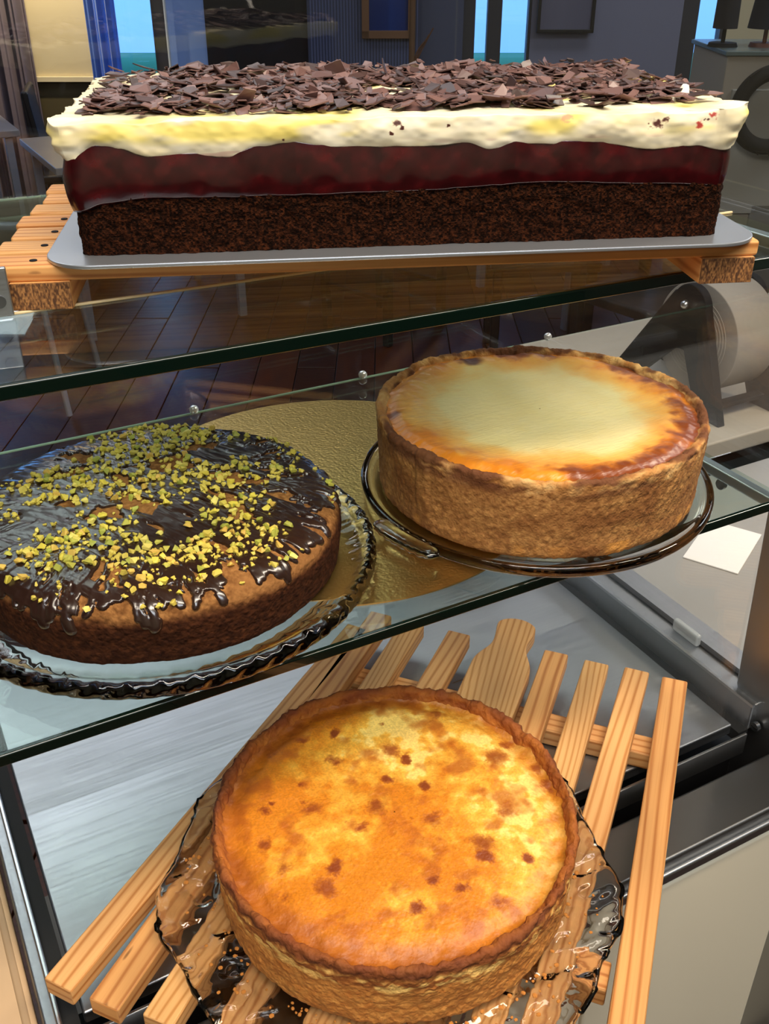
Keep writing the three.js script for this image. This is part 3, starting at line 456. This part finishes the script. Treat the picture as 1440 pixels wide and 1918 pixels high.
  const cm = [0x5c403b, 0x48302b, 0x6c4e48, 0x7a5c56, 0x382420].map(c => phy(c, 0.42, { clearcoat: 0.15, clearcoatRoughness: 0.4 }));
  const fl = [];
  for (let i = 0; i < 3700; i++) {
    const x = (rs() * 2 - 1) * (HX - 0.003), z = (rs() * 2 - 1) * HZ; const gap = fbm(x * 30 + 3, 8, z * 30, 3), nearF = z - (HZ - 0.020 - 0.006 * n3(x * 60, 3, 1));
    if (nearF > 0 && rs() < 0.55 + nearF * 40) continue; if (gap > 0.54 && rs() < 0.8) continue; if (x > HX - 0.03 && rs() < 0.45) continue; if (x < -HX + 0.008) continue; if (x < -HX + 0.022 && z > HZ - 0.018) continue;
    const size = mix(0.0060, 0.0185, Math.pow(rs(), 1.4)), stand = rs() < 0.035; fl.push({ x, z, size, tx: stand ? mix(-1.2, 1.2, rs()) : (rs() - 0.5) * 0.75, tz: stand ? mix(-1.1, 1.1, rs()) : (rs() - 0.5) * 0.6, ry: rs() * 6.28, dy: rs() * 0.0045 + (stand ? 0.002 : 0) });
  }
  // a few large ones standing up against the background, as on the far middle of the cake
  for (const [x, z, s, tx, tz, ry] of [[-0.052, -0.05, 0.013, 1.2, 0.3, 0.9], [-0.03, -0.055, 0.014, 1.1, -0.6, 2.2], [-0.041, -0.03, 0.016, 0.4, 0.1, 0.2], [-0.018, -0.02, 0.013, 0.7, 0.2, 0.0], [-0.1, -0.06, 0.013, 1.0, 0.8, 0.3], [-0.075, -0.05, 0.012, 1.1, 0.1, 1.0], [0.16, 0.0, 0.013, 1.2, 0, 0.1], [0.105, -0.06, 0.012, 0.9, 0.5, 1.2], [0.03, -0.06, 0.012, 1, 0.3, 1.4]]) fl.push({ x, z, size: s, tx, tz, ry, dy: 0.006, hero: 1 });
  fl.sort((p, q) => (q.hero ? 1 : 0) - (p.hero ? 1 : 0) || q.size * (1 + q.z * 3) - p.size * (1 + p.z * 3));
  const rest = cm.map(() => []);
  fl.forEach((f, i) => {
    const o = new THREE.Object3D(); o.position.set(f.x, creamTop(f.x, f.z) + 0.0008 + f.dy, f.z); o.rotation.set(f.tx, f.ry, f.tz, 'YXZ'); o.scale.set(f.size, 0.006 + f.size * 0.25, f.size);
    const v = i % 12, c = Math.floor(rs() * cm.length);
    if (i < 290) { const m = mesh('chocolate_shaving', variants[v], cm[c], cake); m.position.copy(o.position); m.rotation.copy(o.rotation); m.scale.copy(o.scale); }
    else { o.updateMatrix(); rest[c].push(variants[v].clone().applyMatrix4(o.matrix)); }
  });
  rest.forEach((r, i) => { const m = mesh('chocolate_shavings', mergeGeometries(r), cm[i], cake); m.userData.kind = 'stuff'; });
}

// ================================================================ PAPER ROLL DISPENSER ON THE FAR COUNTER
{
  const CH = 0.856;
  const ct = thing('side_counter', 'cream topped side counter with dark front beyond the glass end', 'counter', [1.75, 0, -1.23]);
  mesh('worktop', rbox(1.7, 0.03, 0.5, 0.004), std(0xb3ab9b, 0.55), ct, [0, CH - 0.015, 0]);
  mesh('front_panel', box(1.66, CH - 0.03, 0.44), M.black, ct, [0, (CH - 0.03) / 2, -0.01]);
  const nt = thing('side_counter', 'grey worktop right behind the glass end of the display case', 'counter', [1.31, 0, -0.675]);
  mesh('worktop', rbox(1.2, 0.02, 0.45, 0.004), std(0x9b9a97, 0.35), nt, [0, 0.85, 0]); mesh('base', box(1.16, 0.838, 0.42), std(0x5a5a5a, 0.6), nt, [0, 0.42, 0]);
  tag(mesh('paper_sheet', rbox(0.11, 0.002, 0.07, 0.0008), std(0xf0efec, 0.8), scene, [0.90, 0.8612, -0.745], [0, 0.5, 0]), 'white paper slip on the grey worktop behind the pale cheesecake', 'paper');
  const t = thing('paper_dispenser', 'white paper roll in a dark A-shaped cutter stand on the side counter', 'paper dispenser', [1.19, CH + 0.002, -1.125]);
  const paper = std(0x9b968e, 0.85), rollR = 0.092, Y = 0.112;
  const roll = mesh('paper_roll', new THREE.LatheGeometry([[0.02, 0], [rollR - 0.002, 0], [rollR, 0.002], [rollR, 0.088], [0.02, 0.088]].map(p => new THREE.Vector2(...p)), 96), paper, t, [0.0, Y, 0], [0, 0, -Math.PI / 2]);
  for (let k = 0; k < 5; k++) mesh('paper_layer', new THREE.TorusGeometry(0.042 + k * 0.006, 0.0005, 6, 80), std(0xb7b2a8, 0.8), roll, [0, -0.0002, 0], [Math.PI / 2, 0, 0]);
  const aShape = x => {
    const s = new THREE.Shape(); s.moveTo(-0.165, -0.0); s.lineTo(-0.032, 0.185); s.absarc(0.003, 0.168, 0.036, 2.7, 0.15, true); s.lineTo(0.105, 0.0); s.lineTo(0.055, 0.0); s.lineTo(0.008, 0.098); s.bezierCurveTo(-0.005, 0.10, -0.02, 0.095, -0.03, 0.085); s.lineTo(-0.115, 0.0); s.closePath();
    const g = new THREE.ExtrudeGeometry(s, { depth: 0.012, bevelEnabled: true, bevelSize: 0.002, bevelThickness: 0.002, bevelSegments: 2, curveSegments: 20 }); g.rotateY(-Math.PI / 2); return mesh('side_frame', g, M.blackMetal, t, [x, 0, 0]);
  };
  aShape(-0.016); aShape(0.105);
  mesh('bolt', new THREE.SphereGeometry(0.0075, 20, 14), M.alu, t, [-0.032, 0.172, -0.003]);
  mesh('axle', new THREE.CylinderGeometry(0.012, 0.012, 0.13, 24), M.blackMetal, t, [0.04, Y, 0], [0, 0, Math.PI / 2]);
  mesh('cutter_bar', rbox(0.12, 0.008, 0.02, 0.002), M.blackMetal, t, [0.045, 0.02, 0.075]);
}

// ================================================================ THE CAFE ROOM (turned with the room's axes)
const wallM = { beige: std(0xc9bd9c, 0.85), olive: std(0x4c442b, 0.85), grey: std(0x7b7d92, 0.9), dark: std(0x17161a, 0.8), frame: std(0x34343b, 0.6), white: std(0xd9d6cf, 0.9) };
const rwall = (name, u0, u1, h0, h1, w, d, m) => struct(name, box(u1 - u0, h1 - h0, d), m, room((u0 + u1) / 2, (h0 + h1) / 2, w), [0, YAW, 0]);
const W = 6;
{
  // floor boards, near ones each on their own
  const fl = new THREE.Group(); fl.name = 'floor'; fl.userData.kind = 'structure'; fl.position.set(...room(0, 0, 0)); fl.rotation.y = YAW; scene.add(fl);
  const fm = [0, 1, 2].map(i => std([0x4a3020, 0x3e281a, 0x543824][i], 0.38, { map: woodMaps[i], bumpMap: woodMaps[i], bumpScale: 0.0004 }));
  const bg = [0, 1, 2].map(i => boxUV(rbox(0.156, 0.02, 2.39, 0.002, 1), 1 / 0.16, 1 / 0.64, i * 0.3, i * 0.2));
  mesh('subfloor', box(9.4, 0.1, 9.4), M.black, fl, [0, -0.07, -1.8]);
  let k = 0; for (let i = 0; i < 58; i++) for (let j = 0; j < 4; j++) { mesh('plank', bg[(i * 7 + j * 3) % 3], fm[(i * 5 + j * 2 + (k++ % 2)) % 3], fl, [-4.6 + i * 0.16, -0.01, 2.2 - j * 2.4 - (i % 3) * 0.6]); }
  struct('ceiling', box(9.6, 0.1, 9.6), std(0x9c978e, 0.95), room(0, 2.95, 1.8), [0, YAW, 0]);
  rwall('wall_left', -4.75, -4.65, 0, 2.9, 1.8, 9.4, wallM.beige); rwall('wall_right', 4.65, 4.75, 0, 2.9, 1.8, 9.4, wallM.beige); rwall('wall_rear', -4.7, 4.7, 0, 2.9, -2.8, 0.12, wallM.beige);
  // far wall in pieces between its openings: [u0, u1, h0, h1, material]
  const seg = (a, b, m, h0 = 0, h1 = 2.9, d = 0.14) => rwall('wall_back', a, b, h0, h1, W + d / 2, d, m);
  seg(-4.7, -3.3, wallM.beige); seg(-3.3, -2.12, wallM.beige, 0, 0.35); seg(-3.3, -2.12, wallM.beige, 2.4, 2.9);
  seg(-2.12, -1.62, wallM.beige, 0.82); seg(-2.12, -1.62, wallM.olive, 0, 0.82);
  seg(-1.62, -0.98, wallM.dark, 2.4); seg(-1.62, -0.98, wallM.dark, 0, 0.12);
  seg(-0.98, -0.42, wallM.dark); seg(-0.42, 0.43, std(0x49506a, 0.7)); seg(0.43, 0.80, wallM.dark, 2.4); seg(0.43, 0.80, wallM.dark, 0, 0.3);
  seg(0.80, 1.62, wallM.grey); seg(1.62, 1.86, wallM.dark, 2.4); seg(1.62, 1.86, wallM.dark, 0, 0.3); seg(1.86, 2.3, wallM.beige); seg(2.3, 3.4, wallM.beige, 0, 0.35); seg(2.3, 3.4, wallM.beige, 2.4, 2.9); seg(3.4, 4.7, wallM.beige);
  struct('trim_1', box(0.5, 0.025, 0.02), std(0xd8cdae, 0.7), room(-1.87, 0.832, W - 0.012), [0, YAW, 0]);
  // windows
  let wn = 0; const win = (u0, u1, h0, h1, posts) => { const g = new THREE.Group(); g.name = 'window_' + (++wn); g.userData.kind = 'structure'; g.position.set(...room((u0 + u1) / 2, h0, W + 0.05)); g.rotation.y = YAW; scene.add(g); const w = u1 - u0, h = h1 - h0; mesh('pane', box(w, h, 0.006), M.pane, g, [0, h / 2, 0]); for (const [a, b] of posts) mesh('frame_post', box(b - a, h, 0.08), wallM.frame, g, [(a + b) / 2 - (u0 + u1) / 2, h / 2, 0]); for (const y of [0.02, h - 0.02]) mesh('frame_rail', box(w, 0.04, 0.07), wallM.frame, g, [0, y, 0]); return g; };
  win(-3.3, -2.12, 0.35, 2.4, [[-3.3, -3.26], [-2.16, -2.12]]);
  win(-1.62, -1.20, 0.12, 2.4, [[-1.27, -1.20]]);
  win(0.43, 0.80, 0.3, 2.4, [[0.43, 0.495], [0.563, 0.64], [0.785, 0.80]]);
  win(1.62, 1.86, 0.3, 2.4, [[1.62, 1.71], [1.84, 1.86]]);
  win(2.3, 3.4, 0.35, 2.4, [[2.3, 2.34], [3.36, 3.4]]);
  // glazed door with a long pale handle; blue light painted into the leaf
  const dr = new THREE.Group(); dr.name = 'door_1'; dr.userData.kind = 'structure'; dr.position.set(...room(-1.09, 0.12, W + 0.02)); dr.rotation.y = YAW; scene.add(dr);
  mesh('leaf', box(0.22, 2.28, 0.03), std(0x86a8ec, 0.4), dr, [0, 1.14, 0]); mesh('handle', rbox(0.012, 0.5, 0.03, 0.005), std(0xdfe6ee, 0.3), dr, [-0.095, 0.93, 0.05]);
  // fluted panel
  const rb = []; for (let i = 0; i < 36; i++) { const g = new THREE.CylinderGeometry(0.0075, 0.0075, 2.6, 8, 1); g.translate(-0.40 + i * 0.0165, 1.4, 0.0); rb.push(g); }
  const fp = thing('fluted_panel', 'tall fluted blue-grey wall panel in the dim room behind the cake', 'wall panel', room(0, 0, W - 0.012), YAW); mesh('panel_board', box(0.62, 2.6, 0.01), std(0x39415e, 0.7), fp, [-0.11, 1.4, 0.005]); const fs = mesh('ribs', mergeGeometries(rb), std(0x56618a, 0.6), fp, [0, 0, 0.004]); fs.userData.kind = 'stuff';
  // framed mirror and picture
  const framed = (label, u, h, w, hh, fw, fm_, pm) => { const t = thing('framed_picture', label, 'picture', room(u, h, W - 0.035), YAW); mesh('backing', box(w - 0.01, hh - 0.01, 0.006), pm, t, [0, hh / 2, 0.002]); for (const s of [-1, 1]) { mesh('frame_side', rbox(fw, hh, 0.025, 0.003), fm_, t, [s * (w / 2 - fw / 2), hh / 2, 0.008]); mesh('frame_bar', rbox(w, fw, 0.025, 0.003), fm_, t, [0, s < 0 ? fw / 2 : hh - fw / 2, 0.008]); } return t; };
  framed('mirror in a copper brown frame on the fluted panel, blue window reflection painted in', 0.022, 1.04, 0.29, 0.62, 0.04, std(0x7a563c, 0.5), new THREE.MeshStandardMaterial({ color: 0x5f87c4, roughness: 0.12, metalness: 0.3, map: tex(128, 128, (u, v) => { const n = fbm(u * 7, v * 3, 2, 3); return mix3(hex(0x1e4a8a), hex(0x7ab0f0), n); }) }));  // reflected blue window is painted into the mirror map
  framed('black framed picture hung on the grey wall', 0.98, 1.068, 0.31, 0.5, 0.018, std(0x141418, 0.4), std(0xffffff, 0.3, { map: tex(128, 128, (u, v) => { const n = fbm(u * 5, v * 2, 7, 3); return u > 0.25 && u < 0.42 || u > 0.6 && u < 0.85 ? mix3(hex(0x8fb4ea), hex(0xb8d0f4), n) : mix3(hex(0x56566a), hex(0x78788a), n); }) }));  // bluish light on the print is painted into its map
  // candle stand in front of the panel
  const cs = thing('candle_stand', 'slim wooden post on a pot with dry twigs beside the fluted panel', 'candle stand', room(0.145, 0.75, W - 0.25), YAW);
  mesh('pot', new THREE.LatheGeometry([[0, 0], [0.06, 0], [0.065, 0.02], [0.05, 0.12], [0.055, 0.16], [0.045, 0.16], [0.04, 0.1], [0, 0.1]].map(p => new THREE.Vector2(...p)), 32), std(0x3a3f38, 0.6), cs); mesh('post', new THREE.CylinderGeometry(0.014, 0.016, 1.1, 16), std(0x6a4c34, 0.7), cs, [0, 0.65, 0]); for (let i = 0; i < 3; i++) mesh('twig', tube([[0, 0.15, 0], [0.03 + i * 0.01, 0.25, 0.01], [0.07 + i * 0.02, 0.3 + i * 0.03, 0.02]], 0.004, 14, 6), std(0x6a4630, 0.8), cs); 
  const sb = thing('sideboard', 'dark low sideboard behind the sheet cake below the candle stand', 'sideboard', room(0.15, 0, W - 0.25), YAW); mesh('carcass', rbox(1.4, 0.71, 0.4, 0.004), std(0x211f22, 0.6), sb, [0, 0.355, 0]); mesh('top', rbox(1.44, 0.04, 0.44, 0.006), std(0x2a2528, 0.5), sb, [0, 0.73, 0]); mesh('door', rbox(0.66, 0.6, 0.02, 0.004), std(0x262428, 0.6), sb, [-0.34, 0.38, 0.205]); mesh('door', rbox(0.66, 0.6, 0.02, 0.004), std(0x262428, 0.6), sb, [0.34, 0.38, 0.205]);
  // curtains
  const curtain = (label, u0, u1, w, c, amp, folds, extra = {}) => { const g = grid(180, 8, (a, b) => [mix(u0, u1, a) - (u0 + u1) / 2, mix(0.05, 2.5, b), amp * Math.sin(a * folds * 6.28) + amp * 0.5 * Math.sin(a * folds * 14 + 1)], false); const o = mesh('curtain', g, phy(c, 0.95, { side: THREE.DoubleSide, sheen: 0.3, ...extra }), scene, room((u0 + u1) / 2, 0, w), [0, YAW, 0]); return tag(o, label, 'curtain'); };
  curtain('grey brown pleated curtain at the left edge of the photo', -2.40, -1.90, W - 0.15, 0x6f6470, 0.03, 6);
  curtain('blue backlit curtain beside the bright window, left of the glass door', -1.60, -1.44, W - 0.1, 0x4f76c0, 0.02, 3, { transmission: 0.35, thickness: 0 });
  // lamp that lights the beige wall
  const dl = thing('wall_spotlight', 'small spotlight washing the beige wall above the frame', 'spotlight', room(-1.83, 2.2, W - 0.35), YAW); mesh('housing', new THREE.CylinderGeometry(0.03, 0.035, 0.1, 24, 1, true), M.black, dl); mesh('bulb', new THREE.SphereGeometry(0.02, 16, 12), std(0x111111, 0.5, { emissive: 0xffe0a8, emissiveIntensity: 6 }), dl); mesh('stem', new THREE.CylinderGeometry(0.006, 0.006, 0.65, 10), M.black, dl, [0, 0.375, 0]);
  const sl = new THREE.SpotLight(new THREE.Color().setRGB(1, 0.8, 0.5), 10, 0, 0.7, 0.8, 2); sl.position.set(...room(-1.83, 2.14, W - 0.35)); sl.target.position.set(...room(-1.86, 1.1, W)); sl.castShadow = true; scene.add(sl, sl.target);
}
// ---------------------------------------------------------------- tables and chairs on the left, and behind the glass
const zdir = R(0);
function table(label, cx, cz, lx, lz, h, c) { const t = thing('cafe_table', label, 'table', [cx, 0, cz], zdir); mesh('tabletop', rbox(lx, 0.03, lz, 0.004), std(c, 0.35), t, [0, h - 0.015, 0]); for (const sx of [-1, 1]) for (const sz of [-1, 1]) mesh('leg', rbox(0.035, h - 0.03, 0.035, 0.004), std(0x9aa4b8, 0.4, { metalness: 0.4 }), t, [sx * (lx / 2 - 0.05), (h - 0.03) / 2, sz * (lz / 2 - 0.05)]); return t; }
{
  const a = room(-1.66, 0, 4.69), b = room(-1.287, 0, 4.051);         // left edge of the nearer table, far to near
  table('grey topped cafe table, the nearer one at the left edge of the sheet cake', (a[0] + b[0]) / 2 + 0.40, (a[2] + b[2]) / 2, 0.8, Math.abs(a[2] - b[2]), 0.74, 0x8d8a88);
  const c = room(-1.71, 0, 4.924);
  table('grey topped cafe table, the farther one at the left edge of the photo', c[0] - 0.41, c[2] - 0.4, 0.8, 0.8, 0.74, 0x8d8a90);
}
function armchair(label, p, turn) {
  const t = thing('dining_chair', label, 'chair', p, turn), f = std(0xaab4c6, 0.35, { metalness: 0.5 }), s = std(0x15151a, 0.7);
  mesh('seat', rbox(0.46, 0.05, 0.44, 0.02, 3), s, t, [0, 0.45, 0]); mesh('armrest', tube([[-0.25, 0.63, 0.2], [-0.27, 0.67, 0], [-0.2, 0.7, -0.22], [0, 0.72, -0.27], [0.2, 0.7, -0.22], [0.27, 0.67, 0], [0.25, 0.63, 0.2]], 0.014, 60, 10), f, t);
  mesh('backrest', grid(24, 8, (u, v) => { const a = mix(-2.4, -0.74, u); return [Math.cos(a) * 0.25, mix(0.52, 0.78, v), Math.sin(a) * 0.26]; }, false), phy(0x16161b, 0.6, { side: THREE.DoubleSide }), t);
  for (const [x, z] of [[-0.2, 0.18], [0.2, 0.18], [-0.2, -0.18], [0.2, -0.18]]) mesh('leg', tube([[x, 0.44, z], [x * 1.25, 0.65 * (z > 0 ? 1 : 0) , z * 1.05], [x * 1.2, 0, z * 1.15]].filter((q, i) => i !== 1), 0.012, 6, 8), f, t); return t;
}
armchair('dark armchair with pale curved arms at the left edge, beside the nearer table', room(-1.40, 0, 3.55), R(150));
function sideChair(label, p, turn, c = 0x121015) {
  const t = thing('dining_chair', label, 'chair', p, turn), s = std(c, 0.5);
  mesh('seat', rbox(0.42, 0.04, 0.42, 0.012, 3), s, t, [0, 0.45, 0]); mesh('backrest', rbox(0.40, 0.32, 0.03, 0.012, 3), s, t, [0, 0.71, -0.2], [-0.12, 0, 0]);
  for (const x of [-0.18, 0.18]) { mesh('leg', rbox(0.035, 0.45, 0.035, 0.006), s, t, [x, 0.225, 0.18]); mesh('leg', rbox(0.035, 0.86, 0.035, 0.006), s, t, [x, 0.43, -0.2], [-0.04, 0, 0]); mesh('stretcher', rbox(0.02, 0.02, 0.36, 0.004), s, t, [x, 0.2, -0.01]); } return t;
}
sideChair('black side chair against the olive wainscot at the far left', room(-1.60, 0, 5.45), R(75));
sideChair('dark wooden side chair seen through the glass above the gold board', room(0.0, 0, 4.3), R(20), 0x1a1310);
sideChair('dark wooden side chair seen through the glass left of the pale cheesecake', room(0.62, 0, 3.9), R(-30), 0x1a1310);
sideChair('dark wooden side chair seen through the glass above the pale cheesecake', room(0.95, 0, 3.35), R(10), 0x1a1310);
table('dark wooden table seen through the glass behind the cheesecake', ...(() => { const p = room(1.0, 0, 4.75); return [p[0], p[2]]; })(), 0.9, 0.8, 0.74, 0x2a1d16);

// ---------------------------------------------------------------- cabinet with wreath and lamps at the upper right
{
  const w0 = 3.6, t = thing('display_cabinet', 'grey cabinet with a wreath hung on it at the right edge', 'cabinet', room(1.37, 0, w0), YAW);
  mesh('carcass', rbox(0.82, 1.2, 0.4, 0.004), std(0x9a9284, 0.7), t, [0.15, 0.6, -0.1]); mesh('top', phyBox(0.84, 0.014, 0.42), std(0x5c6a68, 0.25), t, [0.15, 1.207, -0.1]); mesh('panel', rbox(0.36, 0.4, 0.015, 0.003), std(0x9a988f, 0.7), t, [-0.05, 0.9, 0.105]); mesh('panel', rbox(0.30, 0.3, 0.015, 0.003), std(0x6f6d68, 0.7), t, [0.05, 0.58, 0.105]);
  const wr = thing('twig_wreath', 'round dark twig wreath on the grey cabinet at the right edge', 'wreath', room(1.265, 1.045, w0 - 0.16), YAW), r = mulberry(12), tw = [];
  mesh('ring', new THREE.TorusGeometry(0.115, 0.025, 12, 60), std(0x16120f, 0.9), wr);
  for (let i = 0; i < 46; i++) { const a = i / 46 * 6.283, p = k => { const q = a + k * 0.28, rad = 0.12 + (r() - 0.5) * 0.045; return [Math.cos(q) * rad, Math.sin(q) * rad, 0.016 + (r() - 0.5) * 0.014]; }; tw.push(tube([p(0), p(1), p(2)], 0.0022, 12, 5)); }
  const ws = mesh('twigs', mergeGeometries(tw), std(0x241c16, 0.9), wr); ws.userData.kind = 'stuff';
  const lamp = (label, u, c, base, r0, r1) => { const l = thing('table_lamp', label, 'lamp', room(u, 1.214, w0 + 0.05), YAW); mesh('lamp_base', new THREE.CylinderGeometry(0.045, 0.05, 0.012, 32), base, l, [0, 0.006, 0]); mesh('stem', new THREE.CylinderGeometry(0.007, 0.007, 0.09, 12), base, l, [0, 0.05, 0]); mesh('lamp_shade', new THREE.CylinderGeometry(r0, r1, 0.17, 40, 1, true), phy(c, 0.9, { side: THREE.DoubleSide }), l, [0, 0.14, 0]); return l; };
  lamp('small lamp with dark shade, left one on the grey cabinet', 1.133, 0x1d1c24, M.blackMetal, 0.036, 0.040); lamp('small lamp with navy shade on red-brown base, right one on the grey cabinet', 1.272, 0x0b1226, std(0x5a2a1c, 0.5), 0.042, 0.062);
}
function phyBox(a, b, c) { return rbox(a, b, c, 0.003); }

// ---------------------------------------------------------------- ceiling spots over the counter
for (const [x, z, cd] of SPOTS) {
  const t = thing('ceiling_spotlight', 'white ceiling spotlight above the cake counter', 'spotlight', [x, 2.72, z], 0, 'ceiling spotlights above the counter');
  mesh('housing', new THREE.CylinderGeometry(0.05, 0.055, 0.16, 32, 1, true), phy(0xd8d8d8, 0.5, { side: THREE.DoubleSide }), t, [0, 0.06, 0]);
  mesh('lens', new THREE.CylinderGeometry(0.04, 0.04, 0.006, 32), std(0x222222, 0.4, { emissive: 0xffe6c0, emissiveIntensity: 8 }), t, [0, 0.0, 0]);
  const l = new THREE.SpotLight(WARM, cd, 0, 0.75, 0.6, 2); l.position.set(x, 2.70, z); l.target.position.set(0.3, 1.0, -0.55); l.castShadow = true; l.shadow.radius = 9; l.shadow.mapSize.set(2048, 2048); scene.add(l, l.target);
}
for (const [u, w, L, sx, sz] of FILL_PANELS) {  // added fill lights, out of view overhead and behind the camera
  const t = thing('added_ceiling_panel', 'flat white ceiling panel added out of view as fill light', 'ceiling light', room(u, 2.88, w), YAW, 'ceiling panels added as fill light');
  mesh('frame', rbox(sx + 0.04, 0.03, sz + 0.04, 0.004), std(0xe8e8e8, 0.6), t, [0, 0, 0]); mesh('diffuser', box(sx, 0.004, sz), std(0x333333, 0.6, { emissive: COOL, emissiveIntensity: 0.6 }), t, [0, -0.017, 0]);
  const l = new THREE.RectAreaLight(COOL, L, sx, sz); l.position.set(...room(u, 2.855, w)); l.rotation.set(-Math.PI / 2, 0, YAW, 'YXZ'); scene.add(l);
}
{
  const [x, y, z, L] = COUNTER_LIGHT, t = thing('counter_light', 'long warm white light panel hung above the cake counter', 'ceiling light', [x, y + 0.03, z]);
  mesh('housing', rbox(1.34, 0.04, 0.30, 0.006), std(0xd8d8d8, 0.5), t, [0, 0.01, 0]); mesh('diffuser', box(1.3, 0.004, 0.26), std(0x333333, 0.6, { emissive: 0xffe9cc, emissiveIntensity: 1 }), t, [0, -0.013, 0]);
  for (const k of [-0.5, 0.5]) mesh('hanger', new THREE.CylinderGeometry(0.003, 0.003, 0.29, 8), M.black, t, [k, 0.16, 0]);
  const l = new THREE.RectAreaLight(WARM, L, 1.3, 0.26); l.position.set(x, y, z); l.rotation.x = -Math.PI / 2; scene.add(l);
}
// ---------------------------------------------------------------- outside
{
  const out = struct('ground', box(40, 0.1, 24), std(0x8b9096, 0.9), room(0, -0.2, 19), [0, YAW, 0]); void out;
  const h = thing('hedge', 'low green hedge outside the windows', 'hedge', room(0, -0.1, 11), YAW); mesh('foliage', rbox(24, 0.56, 0.8, 0.2, 4), std(0x2f6a4a, 0.9), h, [0, 0.28, 0]);
  const b = thing('house', 'pale rendered house across the yard outside the windows', 'house', room(0, -0.15, 15), YAW); mesh('wall', box(26, 3.2, 0.4), std(0xdfe6ee, 0.9), b, [0, 1.6, 0]); mesh('roof', box(27, 0.2, 4).rotateX(0.5), std(0x55585f, 0.8), b, [0, 4.0, -1.4]);
}
renderer.render(scene, camera);
